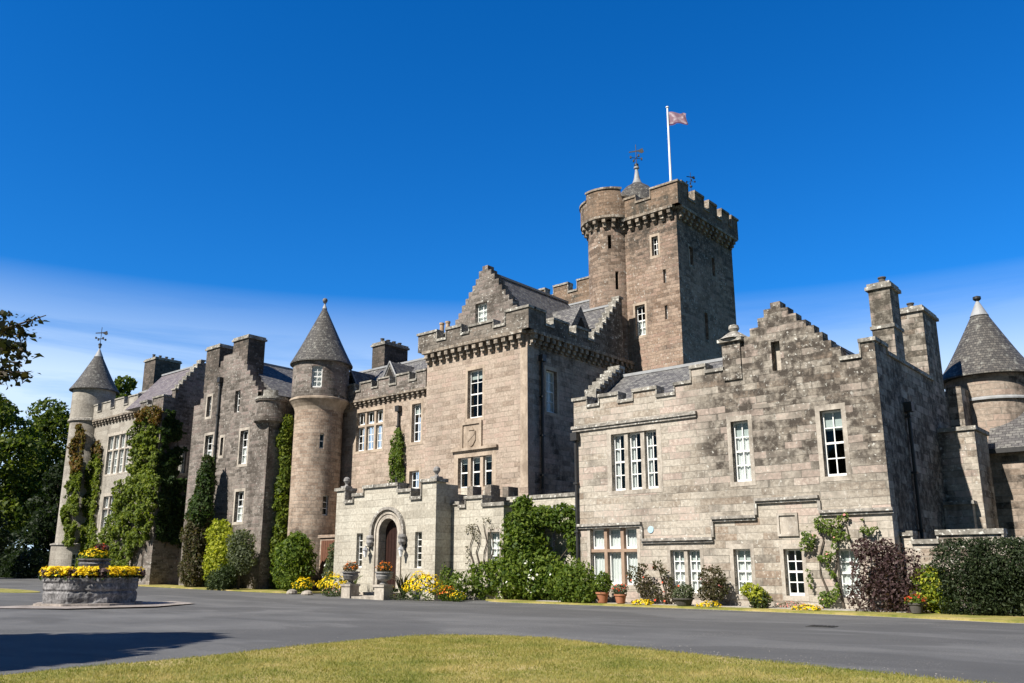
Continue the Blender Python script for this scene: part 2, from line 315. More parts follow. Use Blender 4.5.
# ------------------------------------------------------------------ masonry helpers. 'F' walls face -Y at y=at, 'R' walls face +X at x=at
def PF(kind, at): return (lambda s, z, d: (s, at + d, z)) if kind == 'F' else (lambda s, z, d: (at - d, s, z))
def wall(mb, kind, at, s0, s1, z0, tops, holes=(), th=.5, depth=.24, mi=0):
    """tops: a height or [(s_end, z), ...]; holes: (s0, s1, z0, z1)"""
    P = PF(kind, at)
    if not isinstance(tops, list): tops = [(s1, tops)]
    xs = sorted({s0, s1, *[t[0] for t in tops], *[h[0] for h in holes], *[h[1] for h in holes]}); xs = [x for x in xs if s0 - 1e-6 <= x <= s1 + 1e-6]
    def top(x):
        for e, z in tops:
            if x < e: return z
        return tops[-1][1]
    prev = None
    for a, b in zip(xs[:-1], xs[1:]):
        if b - a < 1e-6: continue
        mid = (a + b) / 2; zt = top(mid); hs = sorted([h for h in holes if h[0] < mid < h[1]], key=lambda h: h[2]); z = z0
        for h in hs:
            if h[2] > z: mb.face([P(a, z, 0), P(b, z, 0), P(b, h[2], 0), P(a, h[2], 0)], mi)
            z = h[3]
        mb.face([P(a, z, 0), P(b, z, 0), P(b, zt, 0), P(a, zt, 0)], mi)
        if not hs: mb.face([P(b, z0, th), P(a, z0, th), P(a, zt, th), P(b, zt, th)], mi)
        else:
            z = z0
            for h in hs:
                if h[2] > z: mb.face([P(b, z, th), P(a, z, th), P(a, h[2], th), P(b, h[2], th)], mi)
                z = h[3]
            mb.face([P(b, z, th), P(a, z, th), P(a, zt, th), P(b, zt, th)], mi)
        mb.face([P(a, zt, 0), P(b, zt, 0), P(b, zt, th), P(a, zt, th)], mi)
        lo = z0 if prev is None else prev
        if abs(lo - zt) > 1e-6: mb.face([P(a, min(lo, zt), 0), P(a, max(lo, zt), 0), P(a, max(lo, zt), th), P(a, min(lo, zt), th)], mi)
        prev = zt
    mb.face([P(s1, z0, 0), P(s1, z0, th), P(s1, prev, th), P(s1, prev, 0)], mi)
    for h in holes:
        a, b, c, e = h
        for q in ([P(a, c, 0), P(a, c, th), P(a, e, th), P(a, e, 0)], [P(b, c, th), P(b, c, 0), P(b, e, 0), P(b, e, th)],
                  [P(a, e, 0), P(a, e, th), P(b, e, th), P(b, e, 0)], [P(a, c, th), P(a, c, 0), P(b, c, 0), P(b, c, th)]): mb.face(q, mi)
def bx(mb, kind, at, s0, s1, z0, z1, d0, d1, mi=0):
    """box on a wall: d0 < d1 depths behind the wall face (negative = proud)"""
    if kind == 'F': mb.box(s0, s1, at + d0, at + d1, z0, z1, mi)
    else: mb.box(at - d1, at - d0, s0, s1, z0, z1, mi)
def coping(kind, at, s0, tops, th, parent, h=.13, over=.07, mat='coping', name='coping'):
    mb = MB(); a = s0; n = len(tops)
    for i, (e, z) in enumerate(tops):
        zl = tops[i - 1][1] if i else -99
        if i and abs(zl - z) > h + .03: bx(mb, kind, at, a - (.06 if z > zl else -.005), a + (-.005 if z > zl else .06), min(z, zl) + h * .5, max(z, zl) + .01, -over * .6, th + over * .3)
        zr = tops[i + 1][1] if i < n - 1 else -99
        l = over if z > zl else -.004; r = over if z > zr else -.004
        bx(mb, kind, at, a - l, e + r, z + .002, z + h + random.uniform(-.012, .012), -over, th + over * .6)
        a = e
    return mb.build(name, mat, parent)
def merlons(s0, s1, zc, zm, wm, wc, start=True, jit=.04):
    out = []; s = s0; up = start
    while s < s1 - .05:
        e = min(s1, s + (wm if up else wc) * random.uniform(1 - jit, 1 + jit))
        if s1 - e < .3: e = s1
        out.append((e, (zm if up else zc) + random.uniform(-.03, .03))); s = e; up = not up
    return out
def steps(s0, s1, zb, za, n, wtop):
    """crow steps from both ends to the apex"""
    c = (s0 + s1) / 2; w = ((s1 - s0) - wtop) / 2 / n; out = []
    J = lambda: random.uniform(-.045, .045)
    for i in range(n): out.append((s0 + w * (i + 1) + J() * .6, zb + (za - zb) * (i + .6) / n + J()))
    out.append((c + wtop / 2, za + .12))
    for i in range(n): out.append((c + wtop / 2 + w * (i + 1) + (J() * .6 if i < n - 1 else 0), zb + (za - zb) * (n - i - .4) / n + J()))
    return out
def corbels(kind, at, s0, s1, ztop, h, proj, pitch, parent, w=.2, mat='corbel', slab=.16):
    mb = MB(); n = max(1, round((s1 - s0) / pitch))
    for i in range(n):
        s = s0 + (i + .5) * (s1 - s0) / n
        for k, (za, zb, d) in enumerate(((0, .45, proj), (.45, .8, proj * .66), (.8, 1, proj * .33))):
            bx(mb, kind, at, s - w / 2, s + w / 2, ztop - h * zb, ztop - h * za - (.001 if k else 0), -d, .001 + .01 * k)
    bx(mb, kind, at, s0 - .02, s1 + .02, ztop, ztop + slab, -proj - .06, .02)
    return mb.build('corbel_table', mat, parent)
def ring_corbels(cx, cy, r, ztop, h, proj, n, parent, a0=0., a1=2 * math.pi, mat='corbel'):
    mb = MB()
    for i in range(n):
        t = a0 + (i + .5) * (a1 - a0) / n; c, s_ = math.cos(t), math.sin(t); tx, ty = -s_, c
        for za, zb, d in ((0, .5, proj), (.5, 1, proj * .5)):
            def q(rad, w, z): return (cx + c * rad + tx * w, cy + s_ * rad + ty * w, z)
            w = .1; r0, r1 = r - .05, r + d; z1, z0 = ztop - h * za, ztop - h * zb
            v = [q(r1, -w, z0), q(r1, w, z0), q(r1, w, z1), q(r1, -w, z1), q(r0, -w, z0), q(r0, w, z0), q(r0, w, z1), q(r0, -w, z1)]
            for f in ((0, 1, 2, 3), (1, 5, 6, 2), (4, 0, 3, 7), (3, 2, 6, 7), (0, 4, 5, 1)): mb.face([v[k] for k in f])
    mb.lathe(cx, cy, [(r - .05, ztop), (r + proj + .07, ztop), (r + proj + .07, ztop + .14), (r - .05, ztop + .14)], 56)
    return mb.build('corbel_table', mat, parent)
def round_wall(mb, cx, cy, r, z0, z1, holes=(), depth=.25, seg=72, mi=0):
    """holes (theta, half-width in metres, z0, z1)"""
    hs = [(t - w / r, t + w / r, a, b) for t, w, a, b in holes]
    back = math.pi / 2
    ths = sorted({back + 2 * math.pi * i / seg for i in range(seg + 1)} | {(t - back) % (2 * math.pi) + back for h in hs for t in h[:2]})
    hs = [((h[0] - back) % (2 * math.pi) + back, (h[1] - back) % (2 * math.pi) + back, h[2], h[3]) for h in hs]
    def P(t, z, d=0): return (cx + (r - d) * math.cos(t), cy + (r - d) * math.sin(t), z)
    for a, b in zip(ths[:-1], ths[1:]):
        if b - a < 1e-6: continue
        mid = (a + b) / 2; z = z0
        for h in sorted([h for h in hs if h[0] < mid < h[1]], key=lambda h: h[2]):
            mb.face([P(a, z), P(b, z), P(b, h[2]), P(a, h[2])], mi, [(a * r, z), (b * r, z), (b * r, h[2]), (a * r, h[2])]); z = h[3]
        mb.face([P(a, z), P(b, z), P(b, z1), P(a, z1)], mi, [(a * r, z), (b * r, z), (b * r, z1), (a * r, z1)])
    for a, b, c, e in hs:
        for q in ([P(a, c), P(a, c, depth), P(a, e, depth), P(a, e)], [P(b, c, depth), P(b, c), P(b, e), P(b, e, depth)], [P(a, e), P(a, e, depth), P(b, e, depth), P(b, e)], [P(a, c, depth), P(a, c), P(b, c), P(b, c, depth)]): mb.face(q, mi)

nwin = [0]
def window(parent, kind, at, s0, s1, z0, z1, cols=2, rows=4, lights=1, mull=.16, transoms=(), curtain='sides', surround=.15, smat='dressed', depth=.2, blind=0., sill=True, theta=None, c=None, mmat=None, bars=.036, hood=False):
    """A window standing in an opening. For round walls give theta and c=(cx, cy, r)."""
    w = s1 - s0; h = z1 - z0
    if theta is not None:
        loc = (c[0] + c[2] * math.cos(theta), c[1] + c[2] * math.sin(theta), z0); rz = theta + math.pi / 2
    elif kind == 'F': loc = ((s0 + s1) / 2, at, z0); rz = 0.
    else: loc = (at, (s0 + s1) / 2, z0); rz = math.pi / 2
    fr = MB(); pa = MB(); cu = MB(); st = MB(); D = depth
    lw = (w - mull * (lights - 1)) / lights
    zs = [0, *transoms, h]
    for i in range(lights):
        x0 = -w / 2 + i * (lw + mull); x1 = x0 + lw
        if i: st.box(x0 - mull, x0, .05, D + .1, 0, h, 1)
        for j in range(len(zs) - 1):
            a = zs[j] + (.06 if j else 0); b = zs[j + 1] - (.06 if j < len(zs) - 2 else 0)
            if j and True: st.box(x0 + .001, x1 - .001, .052, D + .098, zs[j] - .06, zs[j] + .06, 1)
            e = .06 if lw > .5 else .042
            fr.box(x0, x0 + e, D, D + .06, a, b); fr.box(x1 - e, x1, D, D + .06, a, b)
            fr.box(x0 + e, x1 - e, D - .03 * (j == 0), D + .06, a, a + e * 1.5); fr.box(x0 + e, x1 - e, D, D + .06, b - e, b)
            rr = rows if len(zs) == 2 else (rows if j == 0 else max(1, rows // 2))
            gx = [x0 + e + (lw - 2 * e) * k / cols for k in range(cols + 1)]; gz = [a + e * 1.5 + (b - a - 2.5 * e) * k / rr for k in range(rr + 1)]
            for k in range(1, cols): fr.box(gx[k] - bars / 2, gx[k] + bars / 2, D + .008, D + .045, gz[0], gz[-1])
            for k in range(1, rr):
                q = bars * (1.9 if (rr % 2 == 0 and k == rr // 2) else 1)
                fr.box(gx[0], gx[-1], D + .004, D + .05, gz[k] - q / 2, gz[k] + q / 2)
            for k in range(cols):
                for m in range(rr):
                    tx, tz = random.uniform(-.004, .004), random.uniform(-.004, .004); y = D + .028
                    pa.face([(gx[k], y - tx - tz, gz[m]), (gx[k + 1], y + tx - tz, gz[m]), (gx[k + 1], y + tx + tz, gz[m + 1]), (gx[k], y - tx + tz, gz[m + 1])])
            if blind and j == len(zs) - 2: cu.box(x0, x1, D + .09, D + .1, b - blind * (b - a), b, 1)
        if curtain:
            def drape(u0, u1, za, zb):
                n = max(4, int((u1 - u0) / .03)); ph = random.random() * 6
                pts = [(u0 + (u1 - u0) * k / n, D + .11 + .025 * math.sin(k * 1.5 + ph)) for k in range(n + 1)]
                for p, q in zip(pts[:-1], pts[1:]): cu.face([(p[0], p[1], za), (q[0], q[1], za), (q[0], q[1], zb), (p[0], p[1], zb)])
            if curtain == 'full': drape(x0, x1, 0, h)
            elif curtain == 'half': drape(x0, x1, 0, h * .55)
            elif curtain == 'left': drape(x0, x0 + lw * .5, 0, h)
            elif curtain == 'right': drape(x0 + lw * .5, x1, 0, h)
            else: drape(x0, x0 + lw * .3, 0, h); drape(x1 - lw * .28, x1, 0, h)
    o = fr.build('window', 'white', parent, loc, rz)
    pa.build('pane', 'glass', o)
    if cu.f: cu.build('curtain', ['curtain', 'blind'], o)
    if surround:
        q = surround; st.box(-w / 2 - q, -w / 2, -.009, .004, 0, h); st.box(w / 2, w / 2 + q, -.009, .004, 0, h); st.box(-w / 2 - q, w / 2 + q, -.01, .004, h, h + q * 1.25)
        if sill: st.box(-w / 2 - q, w / 2 + q, -.012, .004, -.16, 0)
        if hood:
            st.box(-w / 2 - q - .14, w / 2 + q + .14, -.15, .004, h + q * 1.25 + .002, h + q * 1.25 + .13)
    if st.f: st.build('stone_surround', [smat, mmat or smat], o)
    return o
def hole(l): return [(a, b, c, d) for a, b, c, d in l]
def downpipe(kind, at, s, z0, z1, parent, r=.06, hopper=True):
    mb = MB(); P = PF(kind, at); mb.tube([P(s, z0, -.1), P(s, z1, -.1)], r, 10)
    z = z0 + .6
    while z < z1: bx(mb, kind, at, s - r - .03, s + r + .03, z, z + .07, -.1 - r - .02, 0); z += 1.9
    if hopper: bx(mb, kind, at, s - .15, s + .15, z1, z1 + .32, -.26, 0)
    return mb.build('downpipe', 'iron', parent)
def chimney(parent, x0, x1, y0, y1, z0, z1, pots, mat='chim', mid=None, pr=.13, ph=.4, pmat='pot'):
    mb = MB(); mb.box(x0, x1, y0, y1, z0, z1); o = mb.build('chimney', mat, parent)
    cp = MB(); cp.box(x0 - .09, x1 + .09, y0 - .09, y1 + .09, z1 + .001, z1 + .12); cp.box(x0 - .03, x1 + .03, y0 - .03, y1 + .03, z1 + .12, z1 + .24)
    if mid: b2 = MB(); b2.box(x0 - .05, x1 + .05, y0 - .05, y1 + .05, mid, mid + .12); b2.build('chimney_band', 'coping', o)
    cp.build('chimney_cap', 'coping', o)
    for (px, py) in pots:
        p = MB(); p.lathe(px, py, [(pr, z1 + .24), (pr * .85, z1 + .24 + ph * .85), (pr * 1.1, z1 + .24 + ph * .87), (pr * 1.1, z1 + .24 + ph), (pr * .8, z1 + .24 + ph), (pr * .7, z1 + .3)], 16)
        p.build('chimney_pot', pmat, o)
    return o
def cone_roof(parent, cx, cy, r, z0, z1, lead=.0, ball=.0, mat='slate_cone', flare=.12):
    mb = MB(); n = 14; pr = []
    for k in range(n + 1):
        t = k / n; pr.append((r * (1 - t) + flare * (1 - t) ** 6 * (1 if k else 1) + .035 * (1 - t), z0 + (z1 - z0) * t))
    pr[-1] = (.03, z1)
    mb.lathe(cx, cy, [(r - .25, z0 - .02), (pr[0][0], z0 - .06)] + pr, 72, rref=r)
    o = mb.build('conical_roof', mat, parent)
    if lead:
        l = MB(); l.lathe(cx, cy, [(r * lead / (z1 - z0) + .035, z1 - lead), (.05, z1 + .03), (.05, z1 + .12), (0, z1 + .14)], 24); l.build('lead_cap', 'lead', o)
    if ball:
        l = MB(); l.lathe(cx, cy, [(.05, z1 - .1), (.05, z1 + .12), (.12, z1 + .14)] + [(ball * math.sin(R(a)), z1 + .14 + ball - ball * math.cos(R(a))) for a in range(30, 180, 20)] + [(0, z1 + .14 + 2 * ball)], 20); l.build('ball_finial', 'urn', o)
    return o
def weather_vane(parent, x, y, z, s=1., rz=.3, stem=0.):
    mb = MB(); mb.tube([(0, 0, -stem), (0, 0, 1.45 * s)], .022 * s, 8)
    for k in range(4):
        a = rz + k * math.pi / 2; mb.tube([(0, 0, .55 * s), (.36 * s * math.cos(a), .36 * s * math.sin(a), .55 * s)], .018 * s, 6)
        mb.box(.36 * s * math.cos(a) - .05 * s, .36 * s * math.cos(a) + .05 * s, .36 * s * math.sin(a) - .05 * s, .36 * s * math.sin(a) + .05 * s, .48 * s, .62 * s)
    mb.lathe(0, 0, [(0, -.05 * s), (.13 * s, .05 * s), (.13 * s, .14 * s), (0, .24 * s)], 12)
    mb.prism([(-.42 * s, .95 * s), (.1 * s, .98 * s), (.34 * s, .84 * s), (.48 * s, .92 * s), (.40 * s, 1.18 * s), (.22 * s, 1.10 * s), (.05 * s, 1.06 * s), (-.42 * s, 1.02 * s)], 1, -.012 * s, .012 * s)
    return mb.build('weather_vane', 'iron', parent, (x, y, z), rz)

# ------------------------------------------------------------------ the castle
castle = empty('castle', (-30, 31, 0), 'large stone baronial castle with crow stepped gables, cone roofed turrets and a tall square keep', 'castle')
Cs = castle
def part(mb, name, mat, parent=None, label=None): return tag(mb.build(name, mat, parent or Cs), label)
def gable_roof(axis, a, b, poly, mat='slate', name='slate_roof', ridge=True):
    mb = MB(); mb.prism(poly, axis, a, b); o = mb.build(name, mat, Cs)
    if ridge:
        k = max(range(len(poly)), key=lambda i: poly[i][1]); y, z = poly[k]; r = MB()
        if axis == 0: r.box(a, b, y - .12, y + .12, z - .06, z + .06)
        else: r.box(y - .12, y + .12, a, b, z - .06, z + .06)
        r.build('ridge_tile', 'lead', o)
    return o
def slab(x0, x1, y0, y1, z):
    mb = MB(); mb.box(x0, x1, y0, y1, z - .2, z); return mb.build('lead_flat_roof', 'lead', Cs)

# --- the two storey wing on the right
RWW = dict(W1=(-18.71, -16.65, 4.24, 6.45), W2=(-13.6, -12.94, 4.26, 6.4), W3=(-10.39, -9.68, 4.23, 6.41), G1=(-19.81, -17.67, .72, 2.82), G2=(-16.27, -15.07, .47, 1.97), G3=(-13.79, -13.16, .46, 1.97), G4=(-11.99, -11.37, .45, 1.95), G5=(-10.24, -9.55, .42, 1.92))
mb = MB(); wall(mb, 'F', 28, -20.5, -8.42, -.4, 6.9, list(RWW.values()))
rw = part(mb, 'wing_wall', 'pale', label='pale grey and pink coursed stone wall of the two storey wing')
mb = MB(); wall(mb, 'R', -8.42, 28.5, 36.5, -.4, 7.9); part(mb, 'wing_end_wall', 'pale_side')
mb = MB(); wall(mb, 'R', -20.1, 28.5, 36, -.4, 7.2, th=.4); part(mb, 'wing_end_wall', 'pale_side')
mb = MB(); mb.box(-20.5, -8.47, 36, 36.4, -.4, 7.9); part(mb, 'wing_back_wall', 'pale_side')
pt = [(-19.85, 8.0), (-19.2, 7.66), (-18.35, 8.0), (-17.6, 7.66), (-16.6, 8.0), (-15.75, 7.66), (-15.05, 8.02), (-14.5, 8.55), (-13.75, 8.3)]
mb = MB(); wall(mb, 'F', 28, -20.5, -13.75, 6.9, pt); wp = part(mb, 'parapet', 'pale', label='crenellated pale parapet of the two storey wing'); coping('F', 28, -20.5, pt, .5, wp)
gt = steps(-13.75, -9.5, 8.35, 10.35, 7, .34)
niche = (-11.9, -11.58, 8.0, 9.05)
mb = MB(); wall(mb, 'F', 28, -13.75, -8.42, 6.9, gt + [(-8.85, 8.0), (-8.42, 8.5)], [niche])
wg = part(mb, 'crow_step_gable', 'gable', label='lichen spotted crow stepped gable of the two storey wing')

coping('F', 28, -9.5, [(-8.85, 8.0), (-8.42, 8.5)], .5, wg)
mb = MB(); mb.box(-11.9, -11.58, 28.3, 28.45, 8.0, 9.05); mb.build('blind_slit', 'dressed', wg)
mb = MB(); mb.box(-13.73, -13.03, 27.93, 28.62, 7.9, 9.3); pn = part(mb, 'corner_pinnacle', 'gable', wg)
mb = MB(); mb.box(-13.85, -12.91, 27.81, 28.74, 9.3, 9.42); mb.lathe(-13.38, 28.28, [(.6, 9.42), (.22, 9.7), (.12, 9.74), (.2, 9.85), (.17, 9.98), (0, 10.04)], 16); mb.build('pinnacle_cap', 'coping', wg)
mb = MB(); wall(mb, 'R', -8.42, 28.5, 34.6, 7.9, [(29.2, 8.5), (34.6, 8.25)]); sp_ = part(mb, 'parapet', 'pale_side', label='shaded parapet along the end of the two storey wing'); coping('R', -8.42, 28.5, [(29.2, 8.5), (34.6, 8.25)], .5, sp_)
mb = MB()
ST = [(-20.35, -17.42, 2.92), (-17.42, -14.5, 2.3), (-14.5, -12.84, 3.0), (-12.84, -10.64, 3.55), (-10.64, -8.34, 3.06)]
for i, (a, b, z) in enumerate(ST):
    mb.box(a, b, 27.84, 27.999, z, z + .1); mb.box(a + .002, b - .002, 27.91, 27.998, z - .08, z)
    if i: z0 = ST[i - 1][2]; lo, hi = min(z, z0), max(z, z0); mb.box(a - .05, a + .05, 27.9, 27.997, lo + .1, hi - .08)
mb.build('string_course', 'string', rw)
mb = MB(); mb.box(-20.56, -14.9, 27.86, 27.999, 6.82, 6.94); mb.box(-20.54, -14.92, 27.92, 27.998, 6.72, 6.82); mb.build('string_course', 'string', rw)
mb = MB()
for q in ((-12.12, -11.4, 3.04, 3.12), (-12.12, -11.4, 2.36, 2.44), (-12.12, -12.04, 2.44, 3.04), (-11.48, -11.4, 2.44, 3.04)): mb.box(q[0], q[1], 27.93, 27.998, q[2], q[3])
mb.box(-12.04, -11.48, 27.985, 27.999, 2.44, 3.04); mb.build('stone_panel', 'dressed', rw)
mb = MB(); mb.lathe(0, 0, [(0, .03), (.12, .03), (.135, 0)], 20)
for i, p in enumerate(mb.v): mb.v[i] = Vector((-17.05 + p.x, 27.998 - p.z, 2.72 + p.y))
mb.build('round_plaque', plain('pale_blue_enamel', (.36, .52, .62), (.42, .58, .68), 3, .4, 0.), rw)
mb = MB()

W = lambda k, *a, **kw: window(Cs, 'F', 28, *RWW[k], *a, **kw)
W('W1', 2, 4, lights=3, mull=.17, curtain='sides', surround=.2)
W('W2', 2, 4, curtain='full', blind=.25); W('W3', 2, 4, curtain=None, blind=.3)
W('G1', 1, 1, lights=3, mull=.14, transoms=(1.27,), curtain='full', surround=.14, mmat='redstone', smat='dressed', blind=.25)
W('G2', 2, 4, lights=2, mull=.14, curtain='full', blind=.3, surround=.13); W('G3', 2, 4, curtain='full', blind=.3, surround=.13)
W('G4', 2, 4, curtain=None, surround=.13); W('G5', 2, 4, curtain='full', blind=.3, surround=.13)
gable_roof(0, -20.1, -11.7, [(28.5, 7.72), (31, 9.5), (33.5, 7.72)])
gable_roof(1, 28.5, 36, [(-13.7, 7.95), (-11.62, 9.95), (-9.5, 7.95)])
slab(-20.1, -9.2, 28.5, 36, 7.7)
ts = [(28.9, 8.1)] + [(28.9 + .3 * (i + 1), 8.3 + .215 * (i + 1)) for i in range(7)] + [(33.6, 8.0)]
mb = MB(); wall(mb, 'R', -20.0, 28.5, 33.6, 7.2, ts, th=.5); eg = part(mb, 'crow_step_gable', 'gable', label='small crow stepped skew at the left end of the wing roof'); coping('R', -20.0, 28.5, ts, .5, eg, h=.12)
chimney(Cs, -9.17, -8.44, 30.4, 31.4, 7.9, 10.95, [(-8.8, 30.9)], mid=9.5, ph=.32, pmat='potdark')
chimney(Cs, -9.65, -8.44, 34.35, 36.3, 7.6, 11.0, [(-9.0, 35.0)], ph=.32, pmat='potdark')
downpipe('R', -8.42, 30.6, 0, 6.5, Cs); downpipe('F', 28, -20.36, .2, 6.35, Cs)
mb = MB(); mb.box(-8.42, -7.2, 34.5, 36.5, -.3, 6.25); mb.box(-8.42, -7.48, 34.1, 34.498, -.3, 3.55); bt = part(mb, 'buttress_block', 'gable')
mb = MB(); mb.box(-8.42, -7.12, 34.42, 36.58, 6.252, 6.4); mb.box(-8.42, -7.4, 34.02, 34.496, 3.552, 3.68); mb.build('coping', 'coping', bt)
# --- the low building with the slated turret behind the wing
mb = MB(); wall(mb, 'F', 37, -7.4, 4, -.3, 5.75); part(mb, 'rear_range_wall', 'tan2')
mb = MB(); mb.box(-9.4, -6.6, 38.6, 43, -.3, 8.55); part(mb, 'rear_range_end_wall', 'tan2')
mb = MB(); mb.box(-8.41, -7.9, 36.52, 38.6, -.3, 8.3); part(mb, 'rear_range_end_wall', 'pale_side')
gable_roof(0, -7.3, 4, [(36.7, 5.62), (36.7, 5.75), (39.2, 8.15), (41.8, 5.7)])
mb = MB(); mb.box(-7.3, 4, 36.58, 36.69, 5.58, 5.76); mb.build('gutter', 'iron', Cs)
rt = (-7.45, 39.3)
mb = MB(); round_wall(mb, *rt, 1.62, -.3, 8.9); o = part(mb, 'round_turret', 'tan2')
l = MB(); l.lathe(*rt, [(1.62, 7.9), (1.72, 7.86), (1.72, 7.92), (1.62, 8.0)], 56); l.build('lead_flashing', 'lead', o)
cone_roof(o, *rt, 1.72, 8.95, 12.35, lead=.65, flare=.16)
l = MB(); l.lathe(*rt, [(.1, 12.4), (.16, 12.46), (.16, 12.56), (.05, 12.6), (0, 12.62)], 14); l.build('vent_cap', 'iron', o)

# --- the link, the bay and the entrance porch
lk = (-23.35, -22.7, 1.5, 2.85)
mb = MB(); wall(mb, 'F', 29.5, -25.3, -20.52, -.4, 4.3, [lk]); o = part(mb, 'link_wall', 'cream', label='cream stone link wall behind the big climber'); coping('F', 29.5, -25.3, [(-20.52, 4.3)], .5, o, h=.16)
window(Cs, 'F', 29.5, *lk, 2, 4, surround=.12)
slab(-27, -20.5, 29.2, 31, 3.9)
by = (-25.2, -24.52, 1.45, 2.85); bt_ = [(-26.95, 4.1), (-26.5, 3.95), (-25.55, 4.32), (-24.3, 3.95)]
mb = MB(); wall(mb, 'F', 28, -27.39, -24.3, -.4, bt_, [by]); wall(mb, 'R', -24.3, 28.5, 29.5, -.4, [(29, 3.95), (29.5, 4.3)])
o = part(mb, 'bay_wall', 'cream', label='cream stone bay beside the porch'); coping('F', 28, -27.39, bt_, .5, o, h=.15, over=.09)
window(Cs, 'F', 28, *by, 2, 4, surround=.12, curtain='full', blind=.2)
mb = MB()
for x in (-26.6, -25.5):
    mb = MB(); wall(mb, 'R', x, 28.52, 30.99, 3.9, [(29.1, 4.95), (29.7, 4.45), (30.4, 4.95), (30.99, 4.45)], th=.35); part(mb, 'parapet', 'parapet', label='dark stepped parapet on the bay roof')
pm = [(-33.75, 5.05), (-33.05, 4.42), (-32.3, 4.72), (-29.95, 5.06), (-29.05, 4.74), (-28.3, 4.36), (-27.4, 5.1)]
door = (-31.44, -29.54, .42, 3.95); pw1 = (-32.74, -32.3, 1.37, 2.96); pw2 = (-28.69, -28.25, 1.34, 2.92)
mb = MB(); wall(mb, 'F', 27, -34.4, -27.4, -.4, pm, [door, pw1, pw2], th=.6)
# arch spandrels closing the door opening down to a round head
cx, zs, r = -30.49, 2.95, .63
arc = [(cx - r * math.cos(R(a)), zs + r * math.sin(R(a))) for a in range(0, 181, 10)]
def P3(q, y): return (q[0], y, q[1])
for i in range(len(arc) - 1):
    a, b = arc[i], arc[i + 1]; mb.face([P3(a, 27), P3(b, 27), (b[0], 27, 3.95), (a[0], 27, 3.95)]); mb.face([P3(b, 27), P3(a, 27), P3(a, 27.6), P3(b, 27.6)])
for x0, x1, s in ((-31.44, cx - r, 1), (cx + r, -29.54, -1)):
    mb.face([(x0, 27, .42), (x1, 27, .42), (x1, 27, 3.95), (x0, 27, 3.95)])
    e = x1 if s > 0 else x0; mb.face([(e, 27, .42), (e, 27.6, .42), (e, 27.6, zs), (e, 27, zs)])
po = part(mb, 'porch_wall', 'cream', label='pale cream ashlar front of the entrance porch')
coping('F', 27, -34.4, pm, .6, po, h=.15, over=.1)
mb = MB(); wall(mb, 'R', -27.4, 27.6, 31, -.4, merlons(27.6, 31, 4.6, 5.0, .8, .7)); part(mb, 'porch_side_wall', 'cream')
mb = MB(); mb.box(-34.4, -33.9, 27.6, 31.4, -.4, 4.6); part(mb, 'porch_side_wall', 'cream')
slab(-33.9, -27.9, 27.6, 31, 4.2)
def arch(r0, r1, y0, y1, zb, name, mat, bosses=False):
    mb = MB(); n = 20; o_, i_ = [], []
    for k in range(n + 1):
        a = math.pi * k / n; o_.append((cx - r1 * math.cos(a), zs + r1 * math.sin(a))); i_.append((cx - r0 * math.cos(a), zs + r0 * math.sin(a)))
    o_ = [(cx - r1, zb)] + o_ + [(cx + r1, zb)]; i_ = [(cx - r0, zb)] + i_ + [(cx + r0, zb)]
    for k in range(len(o_) - 1):
        mb.face([P3(i_[k], y0), P3(i_[k + 1], y0), P3(o_[k + 1], y0), P3(o_[k], y0)]); mb.face([P3(o_[k], y0), P3(o_[k + 1], y0), P3(o_[k + 1], y1), P3(o_[k], y1)]); mb.face([P3(i_[k + 1], y0), P3(i_[k], y0), P3(i_[k], y1), P3(i_[k + 1], y1)])
    return mb.build(name, mat, po)
arch(.64, .8, 26.96, 26.999, .43, 'arch_moulding', 'dressed'); arch(.84, .93, 26.93, 26.998, .43, 'arch_moulding', 'dressed'); arch(1.04, 1.17, 26.84, 26.997, 2.7, 'hood_mould', 'string')
for s in (-1, 1):
    mb = MB(); mb.lathe(cx + s * 1.1, 26.86, [(0, 2.3), (.12, 2.36), (.19, 2.5), (.16, 2.62), (.2, 2.72), (.15, 2.82), (0, 2.86)], 14); mb.build('carved_stop', 'urn', po)
mb = MB(); mb.box(-31.12, -29.86, 27.42, 27.5, .42, 3.6); dr = tag(mb.build('door', 'wood', Cs), 'dark door set deep in the porch arch')
mb = MB()
for x in np.arange(-31.1, -29.86, .21): mb.box(x, x + .19, 27.39, 27.419, .44, 3.58)
mb.build('door_board', 'wood', dr); mb = MB(); mb.lathe(-30.05, 27.34, [(0, 1.42), (.05, 1.46), (.05, 1.52), (0, 1.56)], 12); mb.build('door_knob', 'iron', dr)
for q in (pw1, pw2): window(Cs, 'F', 27, *q, 1, 5, surround=0, curtain=None, depth=.16)
def ball_finial(x, y, z, parent):
    mb = MB(); mb.box(x - .2, x + .2, y - .2, y + .2, z, z + .1); mb.lathe(x, y, [(.12, z + .1), (.06, z + .2), (.09, z + .26), (.165, z + .36), (.15, z + .48), (.08, z + .55), (0, z + .57)], 16); return mb.build('ball_finial', 'urn', parent)
ball_finial(-34.05, 27.3, 5.2, po); ball_finial(-27.75, 27.35, 5.26, po)
mb = MB(); mb.box(-31.6, -29.3, 26.3, 27, -.2, .28); mb.box(-31.6, -29.3, 25.7, 26.298, -.2, .15); mb.box(-31.3, -29.7, 27, 27.5, .3, .42); part(mb, 'entrance_step', 'dressed'); mb = MB(); mb.box(-30.7, -29.1, 25.15, 25.69, -.2, .13); part(mb, 'entrance_step', 'dressed')

